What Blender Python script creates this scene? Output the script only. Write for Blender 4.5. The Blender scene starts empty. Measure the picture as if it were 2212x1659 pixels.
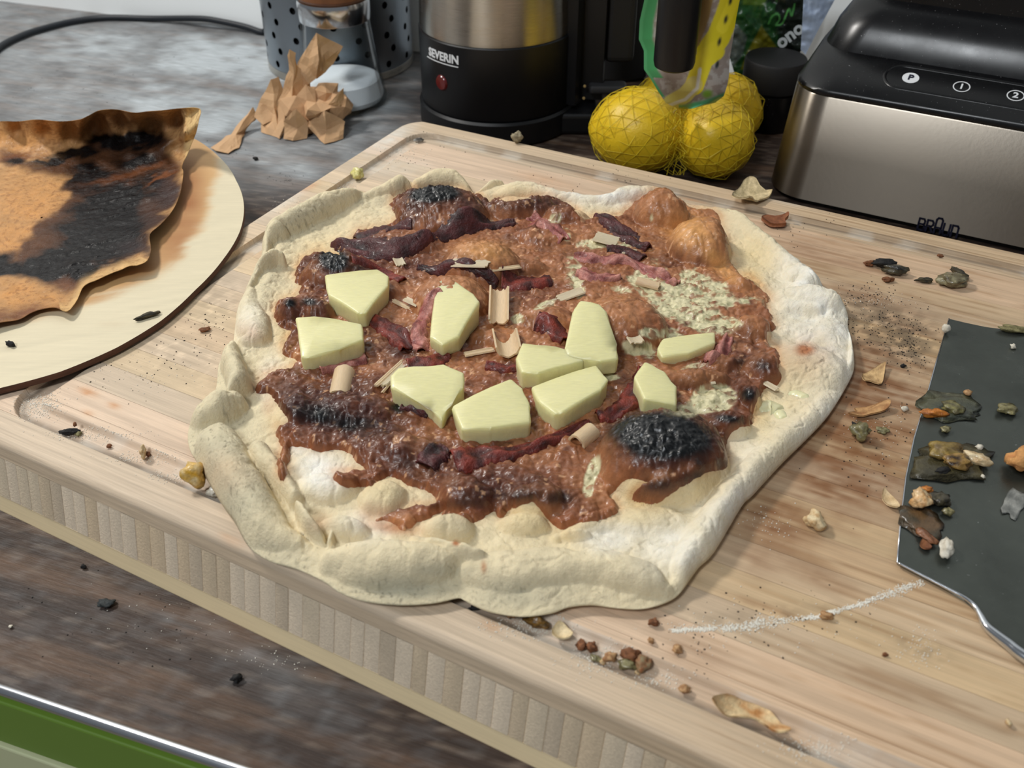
import bpy, bmesh, math, random
import numpy as np
from mathutils import Vector, Matrix, Euler, noise as mnoise
random.seed(4); rng = np.random.default_rng(7)
R = math.radians
COL = bpy.context.scene.collection
SC = bpy.context.scene
# ------------------------------------------------------------------ camera, world, lights, exposure
FPX, CX, CY = 2186.0, 1106.0, 829.5
PITCH = math.atan(1657.5 / FPX)
T = 0.0466                      # thickness of the bamboo board; the worktop is z = 0
CAMZ = T + 0.35
cam = bpy.data.cameras.new('camera'); camo = bpy.data.objects.new('camera', cam); COL.objects.link(camo)
cam.sensor_width = 36; cam.lens = FPX / 2212 * 36; cam.clip_start = 0.02
camo.location = (0, 0, CAMZ); camo.rotation_euler = (math.pi / 2 - PITCH, 0, 0)
cam.dof.use_dof = True; cam.dof.focus_distance = 0.62; cam.dof.aperture_fstop = 13
SC.camera = camo
w = bpy.data.worlds.new('world'); SC.world = w; w.use_nodes = True
w.node_tree.nodes['Background'].inputs[0].default_value = (0.80, 0.85, 0.90, 1)
w.node_tree.nodes['Background'].inputs[1].default_value = 0.19
def area(name, loc, target, size, power, col):
    l = bpy.data.lights.new(name, 'AREA'); l.shape = 'DISK'; l.size = size; l.energy = power; l.color = col
    o = bpy.data.objects.new(name, l); COL.objects.link(o); o.location = loc
    o.rotation_euler = (Vector(target) - Vector(loc)).to_track_quat('-Z', 'Y').to_euler()
area('ceiling_lamp', (-0.95, 0.95, 1.25), (0, 0.5, 0), 0.22, 17, (1, 0.965, 0.91))
area('room_lamp', (-0.75, -0.75, 1.75), (0, 0.6, 0), 0.45, 23, (0.93, 0.97, 1.0))
SC.view_settings.view_transform = 'Standard'; SC.view_settings.look = 'None'
SC.view_settings.gamma = 1; SC.view_settings.use_curve_mapping = False
SC.view_settings.exposure = -0.13

# ------------------------------------------------------------------ helpers
cp, sp = math.cos(PITCH), math.sin(PITCH)
def P(u, v, z=0.0):             # where the sight line of photo point (u, v) meets height z
    x = (np.asarray(u, float) - CX) / FPX; y = -(np.asarray(v, float) - CY) / FPX
    dy = cp + y * sp; dz = -sp + y * cp
    t = (z - CAMZ) / dz
    return x * t, dy * t
def V3(u, v, z=0.0):
    a, b = P(u, v, z); return Vector((float(a), float(b), float(z)))
def proj(x, y, z):
    dz = z - CAMZ; d = y * cp - dz * sp; h = y * sp + dz * cp
    return CX + FPX * x / d, CY - FPX * h / d
def pxm(u, v, z=T):             # metres per photo pixel near that point
    x, y = P(u, v, z); return (y * cp - (z - CAMZ) * sp) / FPX
def lin(c):
    c = np.asarray(c, float) / 255.0
    return np.where(c <= 0.04045, c / 12.92, ((c + 0.055) / 1.055) ** 2.4)
def hsh(i, j, s):
    n = (i.astype(np.int64) * 374761393 + j.astype(np.int64) * 668265263 + s * 1442695041) & 0x7fffffff
    n = ((n ^ (n >> 13)) * 1274126177) & 0x7fffffff
    n = ((n ^ (n >> 15)) * 1103515245) & 0x7fffffff
    return ((n >> 8) & 0xffff) / 65535.0
def vn(x, y, s=0):
    i = np.floor(x); j = np.floor(y); fx = x - i; fy = y - j
    fx = fx**3 * (fx * (fx * 6 - 15) + 10); fy = fy**3 * (fy * (fy * 6 - 15) + 10)
    a = hsh(i, j, s); b = hsh(i + 1, j, s); c = hsh(i, j + 1, s); d = hsh(i + 1, j + 1, s)
    return (a + (b - a) * fx) * (1 - fy) + (c + (d - c) * fx) * fy
def fbm(x, y, f, o=4, s=0):
    r = 0; a = 0.5; t = 0
    for k in range(o):
        r = r + a * vn(x * f + 17.3 * k, y * f - 9.1 * k, s + k); t += a; a *= 0.5; f *= 2.03
    return r / t
def worley(x, y, f, s=0):
    x = x * f; y = y * f; i = np.floor(x); j = np.floor(y); best = np.full(np.shape(x), 9.0)
    for di in (-1, 0, 1):
        for dj in (-1, 0, 1):
            a = i + di; b = j + dj
            d = (a + hsh(a, b, s) - x) ** 2 + (b + hsh(a, b, s + 5) - y) ** 2
            best = np.minimum(best, d)
    return np.sqrt(best)
def ss(a, b, x):
    t = np.clip((x - a) / (b - a), 0, 1); return t * t * (3 - 2 * t)
def segd(x, y, pts, vals=None):
    """distance to a polyline, and values interpolated at the nearest point"""
    best = np.full(np.shape(x), 1e9); bv = None if vals is None else [np.zeros(np.shape(x)) for _ in vals[0]]
    for k in range(len(pts) - 1):
        ax, ay = pts[k]; bx, by = pts[k + 1]; dx = bx - ax; dy = by - ay
        t = np.clip(((x - ax) * dx + (y - ay) * dy) / (dx * dx + dy * dy + 1e-15), 0, 1)
        d = np.hypot(x - ax - t * dx, y - ay - t * dy); m = d < best
        if vals is not None:
            for q in range(len(bv)):
                bv[q] = np.where(m, vals[k][q] + (vals[k + 1][q] - vals[k][q]) * t, bv[q])
        best = np.where(m, d, best)
    return (best, bv) if vals is not None else best
def sdpoly(x, y, pts):          # positive inside
    p = list(pts) + [pts[0]]; d = segd(x, y, p); ins = np.zeros(np.shape(x), bool)
    for k in range(len(p) - 1):
        ax, ay = p[k]; bx, by = p[k + 1]
        if ay == by: continue
        c = ((ay > y) != (by > y)) & (x < (bx - ax) * (y - ay) / (by - ay) + ax)
        ins ^= c
    return np.where(ins, d, -d)
class Field:                    # signed distance to a closed outline, tabulated once and interpolated
    def __init__(self, pts, step, pad):
        xs = [p[0] for p in pts]; ys = [p[1] for p in pts]; self.x0 = min(xs) - pad; self.y0 = min(ys) - pad; self.s = step
        self.nx = int((max(xs) + pad - self.x0) / step) + 2; self.ny = int((max(ys) + pad - self.y0) / step) + 2
        gx, gy = np.meshgrid(self.x0 + np.arange(self.nx) * step, self.y0 + np.arange(self.ny) * step); self.t = sdpoly(gx, gy, pts)
    def __call__(self, x, y):
        a = np.clip((x - self.x0) / self.s, 0, self.nx - 1.001); b = np.clip((y - self.y0) / self.s, 0, self.ny - 1.001); i = a.astype(int); j = b.astype(int); a = a - i; b = b - j; t = self.t
        return (t[j, i] * (1 - a) + t[j, i + 1] * a) * (1 - b) + (t[j + 1, i] * (1 - a) + t[j + 1, i + 1] * a) * b
def catmull(pts, n=4, closed=True):
    out = []; N = len(pts)
    for i in range(N if closed else N - 1):
        g = (lambda k: pts[k % N]) if closed else (lambda k: pts[max(0, min(N - 1, k))])
        p0, p1, p2, p3 = [np.array(g(i + k), float) for k in (-1, 0, 1, 2)]
        for s in range(n):
            t = s / n
            out.append(tuple(0.5 * ((2 * p1) + (p2 - p0) * t + (2 * p0 - 5 * p1 + 4 * p2 - p3) * t * t + (3 * p1 - p0 - 3 * p2 + p3) * t**3)))
    if not closed: out.append(tuple(pts[-1]))
    return out
def mesh_np(name, V, F, col=None, smooth=True):
    V = np.asarray(V, np.float32); F = np.asarray(F, np.int32); k = F.shape[1]; M = len(F)
    me = bpy.data.meshes.new(name)
    me.vertices.add(len(V)); me.vertices.foreach_set('co', V.ravel())
    me.loops.add(M * k); me.loops.foreach_set('vertex_index', F.ravel())
    me.polygons.add(M); me.polygons.foreach_set('loop_start', np.arange(M, dtype=np.int32) * k)
    me.update(calc_edges=True); me.validate()
    if smooth: me.shade_smooth()
    if col is not None:
        c = np.ones((len(V), 4), np.float32); c[:, :3] = col
        a = me.color_attributes.new('Col', 'FLOAT_COLOR', 'POINT'); a.data.foreach_set('color', c.ravel())
    return me
def gridF(n, m, wrap=False):    # n rows, m columns
    i = np.arange(n - 1)[:, None]; j = np.arange(m if wrap else m - 1)[None, :]; j2 = (j + 1) % m
    return np.stack([i * m + j, i * m + j2, (i + 1) * m + j2, (i + 1) * m + j], -1).reshape(-1, 4)
def link(name, me, mat=None, parent=None, label=None, cat=None, group=None, kind=None, loc=None):
    o = bpy.data.objects.new(name, me); COL.objects.link(o)
    if mat and me is not None and not me.materials: me.materials.append(mat)
    if parent: o.parent = parent
    if label: o['label'] = label
    if cat: o['category'] = cat
    if group: o['group'] = group
    if kind: o['kind'] = kind
    if loc is not None: o.location = loc
    return o
def empty(name, loc, label, cat, group=None, rz=0):
    o = link(name, None, None, None, label, cat, group, None, loc); o.rotation_euler = (0, 0, rz)
    o.empty_display_size = 0.02; return o
def bm_me(bm, name, smooth=True):
    me = bpy.data.meshes.new(name); bmesh.ops.recalc_face_normals(bm, faces=bm.faces); bm.to_mesh(me); bm.free()
    if smooth: me.shade_smooth()
    return me
def auto(o, ang=35):
    me = o.data; me.shade_smooth()
    try: me.set_sharp_from_angle(angle=R(ang))
    except Exception: pass
    return o
def lathe(name, prof, seg=64, center=(0, 0)):
    V = []; n = len(prof)
    for r, z in prof:
        for k in range(seg):
            a = 2 * math.pi * k / seg; V.append((center[0] + r * math.cos(a), center[1] + r * math.sin(a), z))
    F = gridF(n, seg, True)[:, ::-1]
    me = mesh_np(name, V, F)
    me.set_sharp_from_angle(angle=R(35)); return me
def tube(name, pts, rad, seg=10, cap=True):
    pts = [Vector(p) for p in pts]; V = []; n = len(pts)
    rad = rad if hasattr(rad, '__len__') else [rad] * n; up = Vector((0.12, 0.2, 1)).normalized()
    for i, p in enumerate(pts):
        t = (pts[min(i + 1, n - 1)] - pts[max(i - 1, 0)]).normalized(); a = t.cross(up)
        if a.length < 1e-3: a = t.cross(Vector((1, 0, 0)))
        a.normalize(); b = t.cross(a).normalized(); up = -b if False else up
        for k in range(seg):
            q = 2 * math.pi * k / seg; V.append(p + (a * math.cos(q) + b * math.sin(q)) * rad[i])
    bm = bmesh.new(); vs = [bm.verts.new(v) for v in V]
    for i in range(n - 1):
        for k in range(seg):
            bm.faces.new([vs[i * seg + k], vs[i * seg + (k + 1) % seg], vs[(i + 1) * seg + (k + 1) % seg], vs[(i + 1) * seg + k]])
    if cap: bm.faces.new(vs[:seg][::-1]); bm.faces.new(vs[-seg:])
    return bm_me(bm, name)
def rbox(name, x0, x1, y0, y1, z0, z1, bev=0.001, seg=2, taper=0):
    bm = bmesh.new(); bmesh.ops.create_cube(bm, size=1)
    for v in bm.verts:
        k = 1 + (taper if v.co.z < 0 else 0)
        v.co = Vector(((x0 + x1) / 2 + v.co.x * (x1 - x0) * k, (y0 + y1) / 2 + v.co.y * (y1 - y0) * k, (z0 + z1) / 2 + v.co.z * (z1 - z0)))
    if bev: bmesh.ops.bevel(bm, geom=bm.edges[:], offset=bev, segments=seg, profile=0.5, affect='EDGES')
    return bm_me(bm, name, False)
def prism(name, pts, z0, z1, bev=0, seg=2, vertical=0):
    bm = bmesh.new(); a = [bm.verts.new((p[0], p[1], z0)) for p in pts]; b = [bm.verts.new((p[0], p[1], z1)) for p in pts]
    bm.faces.new(a[::-1]); top = bm.faces.new(b); n = len(pts)
    for k in range(n): bm.faces.new([a[k], a[(k + 1) % n], b[(k + 1) % n], b[k]])
    if bev:
        es = [e for e in bm.edges if vertical or abs(e.verts[0].co.z - e.verts[1].co.z) < 1e-6]
        bmesh.ops.bevel(bm, geom=es, offset=bev, segments=seg, profile=0.5, affect='EDGES')
    return bm_me(bm, name, False)
def rrect(x0, x1, y0, y1, r, n=8):
    out = []
    for cx, cy, a0 in ((x1 - r, y1 - r, 0), (x0 + r, y1 - r, 90), (x0 + r, y0 + r, 180), (x1 - r, y0 + r, 270)):
        for k in range(n + 1):
            a = R(a0 + 90 * k / n); out.append((cx + r * math.cos(a), cy + r * math.sin(a)))
    return out

# ------------------------------------------------------------------ materials
def mat(name, base=(0.5, 0.5, 0.5), rough=0.5, metal=0.0, attr=False, var=0.0, vscale=60, vstretch=(1, 1, 1), bump=0.0, bscale=400,
        bstretch=(1, 1, 1), sss=0.0, sscol=None, spec=0.5, coat=0.0, trans=0.0, ior=1.45, rvar=0.0, aniso=0, srgb=True, speck=None, bdet=4, bdist=0.001):
    m = bpy.data.materials.new(name); m.use_nodes = True; nt = m.node_tree; N = nt.nodes; L = nt.links; b = N['Principled BSDF']
    c = lin(base) if srgb else base
    b.inputs['Base Color'].default_value = (*c, 1); b.inputs['Roughness'].default_value = rough; b.inputs['Metallic'].default_value = metal
    b.inputs['Specular IOR Level'].default_value = spec; b.inputs['Coat Weight'].default_value = coat; b.inputs['Coat Roughness'].default_value = 0.12
    b.inputs['Transmission Weight'].default_value = trans; b.inputs['IOR'].default_value = ior
    if sss:
        b.inputs['Subsurface Weight'].default_value = sss; b.inputs['Subsurface Radius'].default_value = sscol or (0.006, 0.004, 0.002); b.inputs['Subsurface Scale'].default_value = 1.0
    tc = N.new('ShaderNodeTexCoord')
    def noise(scale, st, det=5, ro=0.6):
        mp = N.new('ShaderNodeMapping'); mp.inputs['Scale'].default_value = st; L.new(tc.outputs['Object'], mp.inputs[0])
        n = N.new('ShaderNodeTexNoise'); n.inputs['Scale'].default_value = scale; n.inputs['Detail'].default_value = det; n.inputs['Roughness'].default_value = ro
        L.new(mp.outputs[0], n.inputs['Vector']); return n
    src = None
    if attr:
        at = N.new('ShaderNodeAttribute'); at.attribute_name = 'Col'; src = at.outputs['Color']
    if var:
        n = noise(vscale, vstretch); mr = N.new('ShaderNodeMapRange'); mr.inputs[1].default_value = 0.25; mr.inputs[2].default_value = 0.75
        mr.inputs[3].default_value = 1 - var; mr.inputs[4].default_value = 1 + var * 0.7; L.new(n.outputs[0], mr.inputs[0])
        mx = N.new('ShaderNodeMix'); mx.data_type = 'RGBA'; mx.blend_type = 'MULTIPLY'; mx.inputs[0].default_value = 1
        if src: L.new(src, mx.inputs[6])
        else: mx.inputs[6].default_value = (*c, 1)
        L.new(mr.outputs[0], mx.inputs[7]); src = mx.outputs[2]
    if speck:
        sc_, th, scol = speck; n = noise(sc_, (1, 1, 1), 2, 0.5); mr = N.new('ShaderNodeMapRange'); mr.inputs[1].default_value = th; mr.inputs[2].default_value = th + 0.04
        L.new(n.outputs[0], mr.inputs[0]); mx = N.new('ShaderNodeMix'); mx.data_type = 'RGBA'; L.new(mr.outputs[0], mx.inputs[0])
        if src: L.new(src, mx.inputs[6])
        else: mx.inputs[6].default_value = (*c, 1)
        mx.inputs[7].default_value = (*lin(scol), 1); src = mx.outputs[2]
    if src: L.new(src, b.inputs['Base Color'])
    if rvar:
        n = noise(vscale * 1.7, vstretch); mr = N.new('ShaderNodeMapRange'); mr.inputs[1].default_value = 0.3; mr.inputs[2].default_value = 0.7
        mr.inputs[3].default_value = max(0.03, rough - rvar); mr.inputs[4].default_value = min(1, rough + rvar); L.new(n.outputs[0], mr.inputs[0]); L.new(mr.outputs[0], b.inputs['Roughness'])
    if bump:
        n = noise(bscale, bstretch, bdet); bp = N.new('ShaderNodeBump'); bp.inputs['Strength'].default_value = bump; bp.inputs['Distance'].default_value = bdist
        L.new(n.outputs[0], bp.inputs['Height']); L.new(bp.outputs[0], b.inputs['Normal'])
    return m
M = {}
M['dough'] = mat('dough', attr=True, rough=0.85, var=0.07, vscale=240, bump=0.75, bscale=650, bdist=0.0008, sss=0.12, sscol=(0.006, 0.004, 0.0025), spec=0.25)
M['sauce'] = mat('baked_topping', attr=True, rough=0.38, rvar=0.2, var=0.26, vscale=230, bump=0.55, bscale=430, bdist=0.0006, spec=0.5, coat=0.10)
M['ham'] = mat('ham', attr=True, rough=0.48, rvar=0.2, var=0.4, vscale=260, bump=0.9, bscale=420, bdist=0.0012, sss=0.1, coat=0.08)
M['pine'] = mat('pineapple', base=(222, 216, 162), rough=0.3, var=0.08, vscale=160, vstretch=(1, 6, 1), bump=0.25, bscale=300, bstretch=(1, 7, 2), bdist=0.0006, sss=0.5, sscol=(0.008, 0.007, 0.003), coat=0.1)
M['stalk'] = mat('stalk', base=(214, 186, 150), rough=0.45, var=0.14, vscale=200, vstretch=(1, 9, 1), bump=0.2, bscale=400, bstretch=(1, 10, 1), sss=0.25)
M['stalk_white'] = mat('stalk_white', base=(208, 190, 160), rough=0.4, var=0.14, vscale=260, vstretch=(1, 9, 1), bump=0.3, bscale=500, bstretch=(1, 10, 1), sss=0.25)
M['cheese'] = mat('melted_cheese', base=(222, 216, 172), rough=0.32, var=0.08, vscale=200, bump=0.3, bscale=300, sss=0.3, coat=0.2)
M['bamboo'] = mat('bamboo', attr=True, rough=0.55, var=0.13, vscale=55, vstretch=(0.6, 22, 6), rvar=0.08, bump=0.25, bscale=90, bstretch=(0.5, 18, 4), spec=0.35)
M['endgrain'] = mat('bamboo_end_grain', attr=True, rough=0.7, var=0.16, vscale=900, bump=0.35, bscale=900, spec=0.3)
M['worktop'] = mat('worktop', attr=True, rough=0.5, rvar=0.1, var=0.36, vscale=44, vstretch=(1.0, 11, 1), bump=0.4, bscale=120, bstretch=(0.8, 9, 1), spec=0.3)
M['chrome'] = mat('chrome', base=(215, 218, 222), rough=0.16, metal=1)
M['strip'] = mat('edge_strip', base=(205, 208, 214), rough=0.24, metal=1)
M['steel'] = mat('brushed_steel', base=(188, 182, 172), rough=0.3, metal=1, var=0.05, vscale=30, vstretch=(1, 1, 60), bump=0.05, bscale=60, bstretch=(1, 1, 60), rvar=0.05)
M['steel_cool'] = mat('perforated_steel', base=(150, 158, 166), rough=0.34, metal=1, var=0.04, vscale=30)
M['steel_warm'] = mat('brushed_steel_warm', base=(158, 149, 137), rough=0.33, metal=1, var=0.02, vscale=40, bump=0.03, bscale=300)
M['black'] = mat('black_plastic', base=(14, 15, 18), rough=0.42, var=0.15, vscale=30)
M['gloss'] = mat('glossy_black', base=(9, 9, 11), rough=0.3, rvar=0.06, vscale=14, coat=0.0, speck=(900, 0.73, (150, 150, 150)))
M['black_soft'] = mat('matt_black', base=(24, 24, 26), rough=0.6)
M['grey_dark'] = mat('dark_grey', base=(44, 44, 46), rough=0.6)
M['white_print'] = mat('white_print', base=(220, 222, 224), rough=0.5)
M['navy_print'] = mat('navy_print', base=(16, 18, 40), rough=0.5)
M['red'] = mat('red_lens', base=(92, 16, 20), rough=0.25, coat=0.5)
M['brass'] = mat('brass_mark', base=(178, 150, 100), rough=0.4)
M['wall'] = mat('white_wall', base=(246, 249, 249), rough=0.6, var=0.02, vscale=3)
M['floor'] = mat('floor', base=(150, 140, 122), rough=0.6, var=0.1, vscale=4)
M['green'] = mat('lime_panel', base=(104, 136, 48), rough=0.45, var=0.05, vscale=12)
M['cream'] = mat('cream_panel', base=(196, 200, 160), rough=0.5, var=0.03, vscale=12)
M['brown_edge'] = mat('brown_edge', base=(52, 38, 30), rough=0.5)
M['cable'] = mat('cable', base=(30, 34, 40), rough=0.5)
def brushed(m, an=0.8, rot=0.0):
    nt = m.node_tree; b = nt.nodes['Principled BSDF']; b.inputs['Anisotropic'].default_value = an; b.inputs['Anisotropic Rotation'].default_value = rot
    t = nt.nodes.new('ShaderNodeTangent'); t.direction_type = 'RADIAL'; t.axis = 'Z'; nt.links.new(t.outputs[0], b.inputs['Tangent']); return m
brushed(M['steel'], 0.92, 0.25); brushed(M['steel_warm'], 0.92, 0.25)
def glass():
    m = bpy.data.materials.new('clear_glass'); m.use_nodes = True; nt = m.node_tree; nt.nodes.remove(nt.nodes['Principled BSDF'])
    t = nt.nodes.new('ShaderNodeBsdfTransparent'); t.inputs[0].default_value = (0.955, 0.97, 0.975, 1); g = nt.nodes.new('ShaderNodeBsdfGlossy'); g.inputs['Roughness'].default_value = 0.05
    lw = nt.nodes.new('ShaderNodeLayerWeight'); lw.inputs[0].default_value = 0.10; mx_ = nt.nodes.new('ShaderNodeMixShader'); L = nt.links
    mr = nt.nodes.new('ShaderNodeMapRange'); mr.inputs[4].default_value = 0.55; L.new(lw.outputs['Fresnel'], mr.inputs[0]); L.new(mr.outputs[0], mx_.inputs[0]); L.new(t.outputs[0], mx_.inputs[1]); L.new(g.outputs[0], mx_.inputs[2]); L.new(mx_.outputs[0], nt.nodes['Material Output'].inputs[0])
    return m
M['glass'] = glass()
M['salt'] = mat('salt', base=(232, 236, 240), rough=0.8, bump=0.5, bscale=1200)
M['capwood'] = mat('cap_wood', base=(126, 82, 52), rough=0.5, var=0.25, vscale=80, vstretch=(1, 1, 0.1))
M['kraft'] = mat('kraft_paper', base=(196, 156, 116), rough=0.75, var=0.10, vscale=40, bump=0.3, bscale=160, bdist=0.002, sss=0.1)
M['parch'] = mat('burnt_parchment', attr=True, rough=0.45, rvar=0.25, var=0.22, vscale=160, bump=0.8, bscale=200, bdist=0.0014, spec=0.22)
M['ply'] = mat('plywood', attr=True, rough=0.6, var=0.06, vscale=60, vstretch=(0.5, 10, 1), bump=0.1, bscale=300)
M['plyedge'] = mat('charred_ply_edge', base=(84, 52, 36), rough=0.7, var=0.4, vscale=120, vstretch=(1, 1, 6))
M['lemon'] = mat('lemon_peel', base=(222, 186, 36), rough=0.38, var=0.07, vscale=60, bump=0.45, bscale=420, bdist=0.0008, sss=0.12, speck=(70, 0.76, (96, 70, 34)))
M['net'] = mat('yellow_net', base=(214, 190, 40), rough=0.4)
M['tag'] = mat('printed_film', attr=True, rough=0.3, spec=0.5, coat=0.15)
M['bagfilm'] = mat('dark_bag_film', attr=True, rough=0.35, bump=0.4, bscale=30, bdist=0.004)
M['bluepaper'] = mat('pale_blue_paper', base=(172, 188, 214), rough=0.6, bump=0.3, bscale=60)
M['blade'] = mat('dark_steel_blade', base=(94, 98, 92), rough=0.34, metal=0.8, var=0.3, vscale=22, rvar=0.14, bump=0.1, bscale=200, speck=(330, 0.74, (140, 142, 138)))
M['crumb'] = mat('crumb', attr=True, rough=0.75, var=0.25, vscale=500, bump=0.7, bscale=700, bdist=0.0008)
M['wetcrumb'] = mat('wet_crumb', attr=True, rough=0.3, var=0.35, vscale=450, bump=0.7, bscale=600, bdist=0.0008, coat=0.3)
M['flour'] = mat('flour', base=(232, 228, 216), rough=0.9)
M['char'] = mat('charcoal_bits', base=(30, 28, 26), rough=0.7)

# ------------------------------------------------------------------ room shell and worktop
CA = R(19.0)                     # the worktop and wall run 19 degrees off the line of sight
ca, sa = math.cos(CA), math.sin(CA)
def toC(x, y): return x * ca - y * sa, x * sa + y * ca
def fromC(x, y): return x * ca + y * sa, -x * sa + y * ca
_, yf0 = toC(*P(0, 1492, 0)); _, yf1 = toC(*P(480, 1660, 0)); YF = float((yf0 + yf1) / 2)
_, yw0 = toC(*P(0, 4, 0)); _, yw1 = toC(*P(560, 68, 0)); YW = float((yw0 + yw1) / 2)
XL, XR = -1.9, 1.7
wt = empty('kitchen_worktop', (0, 0, 0), 'dark wood-grain kitchen worktop dusted with flour, chrome strip along its edge', 'worktop', rz=-CA)
nx, ny = 760, 330
gx = np.linspace(XL, XR, nx); gy = np.linspace(YF + 0.004, YW, ny); X, Y = np.meshgrid(gx, gy)
WX, WY = fromC(X, Y); U, Vv = proj(WX, WY, np.zeros_like(WX))
Vv = np.where(WY < 0.02, 3000, Vv)
grain = fbm(X * 1.0, Y * 9, 9, 4, 3); g2 = fbm(X * 1.5, Y * 40, 14, 3, 8)
c = lin((58, 46, 40)) + (lin((88, 68, 54)) - lin((58, 46, 40))) * ss(0.5, 0.72, grain)[..., None]
g3 = fbm(X * 5, Y * 110, 14, 3, 18)
c = c * (0.6 + 0.8 * g2[..., None]); c = c + (ss(0.60, 0.74, g3) * 0.5)[..., None] * (lin((118, 104, 92)) - c)
def splat(u, v, cu, cv, ru, rv, rot=0, p=1):
    du = (u - cu); dv = (v - cv); r = R(rot); a = (du * math.cos(r) + dv * math.sin(r)) / ru; b = (-du * math.sin(r) + dv * math.cos(r)) / rv
    return np.exp(-(a * a + b * b) ** p)
fl = np.zeros_like(X)
for q in [(480, 130, 190, 62, 6, 1.15), (280, 110, 240, 60, 6, .72), (120, 120, 200, 90, 0, .5), (400, 230, 240, 70, 8, .75), (600, 330, 120, 60, 10, .55), (740, 300, 160, 60, 0, .35), (560, 120, 90, 60, 0, .75), (330, 190, 180, 18, -4, .6), (430, 270, 130, 50, 12, .8), (160, 180, 160, 60, -10, .5), (560, 300, 90, 30, 10, .55), (130, 60, 140, 40, 0, .3),
          (350, 40, 200, 14, 0, .35), (600, 355, 120, 28, 14, .65), (850, 235, 45, 25, 0, .6), (880, 170, 40, 40, 0, .3), (800, 290, 60, 20, 0, .35), (470, 220, 130, 14, 4, .6), (250, 250, 200, 14, 0, .5)]:
    fl = np.maximum(fl, q[5] * splat(U, Vv, q[0], q[1], q[2], q[3], q[4], 1.6))
n1 = fbm(X * 1.2, Y * 1.7, 30, 5, 21); n2 = fbm(X, Y, 160, 3, 31)
fl = np.maximum(fl, 0.42 * ss(470, 330, Vv) * ss(1000, 780, U)); fl = fl * np.clip(0.85 + 1.3 * (n1 - 0.45), 0.35, 1.3) * (0.8 + 0.4 * n2)
fr = 0.10 * (splat(U, Vv, 560, 1420, 160, 26, 26) + splat(U, Vv, 350, 1330, 120, 10, 22) + splat(U, Vv, 640, 1500, 150, 50, 26)) + 0.04 * (Vv > 1000) * (n2 > 0.6)
fl = np.clip(fl + fr * (0.3 + 1.4 * n2), 0, 0.96)
c = c * (1 - fl[..., None]) + lin((180, 187, 191)) * fl[..., None]
top = mesh_np('worktop_surface', np.stack([X, Y, np.zeros_like(X)], -1).reshape(-1, 3), gridF(ny, nx), c.reshape(-1, 3))
link('worktop_surface', top, M['worktop'], wt)
link('worktop_slab', rbox('worktop_slab', XL, XR, YF + 0.004, YW, -0.038, -0.0004, 0), M['brown_edge'], wt)
prof = [Vector((XL, YF + 0.004, -0.001)), Vector((XR, YF + 0.004, -0.001))]
link('edge_strip', auto_o := tube('edge_strip', [(XL, YF + 0.002, -0.0015), (XR, YF + 0.002, -0.0015)], 0.0027, 16), M['strip'], wt)
xg, yg = P(0, 1602, 0); _k = np.array([-CX / FPX, cp - (1602 - CY) / FPX * sp, -sp - (1602 - CY) / FPX * cp])
_den = _k[0] * sa + _k[1] * ca; ZG = float(CAMZ + _k[2] * ((YF - 0.001) / _den)); print('green/cream joint', ZG)
kt = empty('base_cabinet', (0, 0, 0), 'lime green and cream base cabinet fronts under the worktop edge', 'cabinet', rz=-CA)
link('drawer_front', rbox('drawer_front', XL, XR, YF - 0.001, YF + 0.016, ZG, -0.008, 0.001), M['green'], kt)
link('cabinet_door', rbox('cabinet_door', XL, XR, YF - 0.003, YF + 0.016, -0.70, ZG - .001, 0.001), M['cream'], kt)
link('cabinet_body', rbox('cabinet_body', XL, XR, YF + 0.018, YW, -0.78, -0.039, 0), M['brown_edge'], kt)
def struct(name, me, m, loc=(0, 0, 0), rz=-CA):
    o = link(name, me, m, None, None, None, None, 'structure', loc); o.rotation_euler = (0, 0, rz); return o
struct('wall_back', rbox('wall_back', XL - 1, XR + 1, YW, YW + 0.1, -0.88, 1.9, 0), M['wall'])
struct('floor', rbox('floor', XL - 1, XR + 1, YF - 2.5, YW + 0.1, -0.98, -0.88, 0), M['floor'])

# ------------------------------------------------------------------ bamboo board
BA = R(28.2); cb, sb = math.cos(BA), math.sin(BA)
def toB(x, y): return x * cb - y * sb, x * sb + y * cb
def fromB(x, y): return x * cb + y * sb, -x * sb + y * cb
BX0, BX1, BY0, BY1 = -0.4788, 0.215, 0.2326, 0.7063
board = empty('cutting_board', (0, 0, 0), 'thick layered bamboo cutting board with a juice groove, under the pizza', 'cutting board', rz=-BA)
RC = 0.022
GO, GW, GR = 0.0195, 0.0155, 0.022
def groove(x, y):
    x0, x1, y0, y1 = BX0 + GO, BX1 - GO, BY0 + GO, BY1 - GO
    mx, my = (x0 + x1) / 2, (y0 + y1) / 2; hx, hy = (x1 - x0) / 2 - GR, (y1 - y0) / 2 - GR
    qx = np.abs(x - mx) - hx; qy = np.abs(y - my) - hy
    d = -(np.hypot(np.maximum(qx, 0), np.maximum(qy, 0)) + np.minimum(np.maximum(qx, qy), 0) - GR)   # >0 inside outer line
    t = np.clip(d / GW, 0, 1)
    wall = np.minimum(ss(0, 0.07, t), 1 - ss(0.80, 1.0, t))
    return -0.0036 * wall, t * (1 - t) > 0, t
SW = 0.0205; ns = int(math.ceil((BY1 - BY0) / SW)); SW = (BY1 - BY0) / ns
pal = [(216, 194, 166), (206, 184, 156), (222, 194, 170), (198, 180, 158), (212, 188, 150), (200, 172, 138), (220, 188, 160)]
order = [3, 2, 2, 3, 4, 0, 5, 4, 1, 3, 4, 5, 1, 3, 0, 1, 4, 0, 3, 1, 2, 2, 3, 1]
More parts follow.
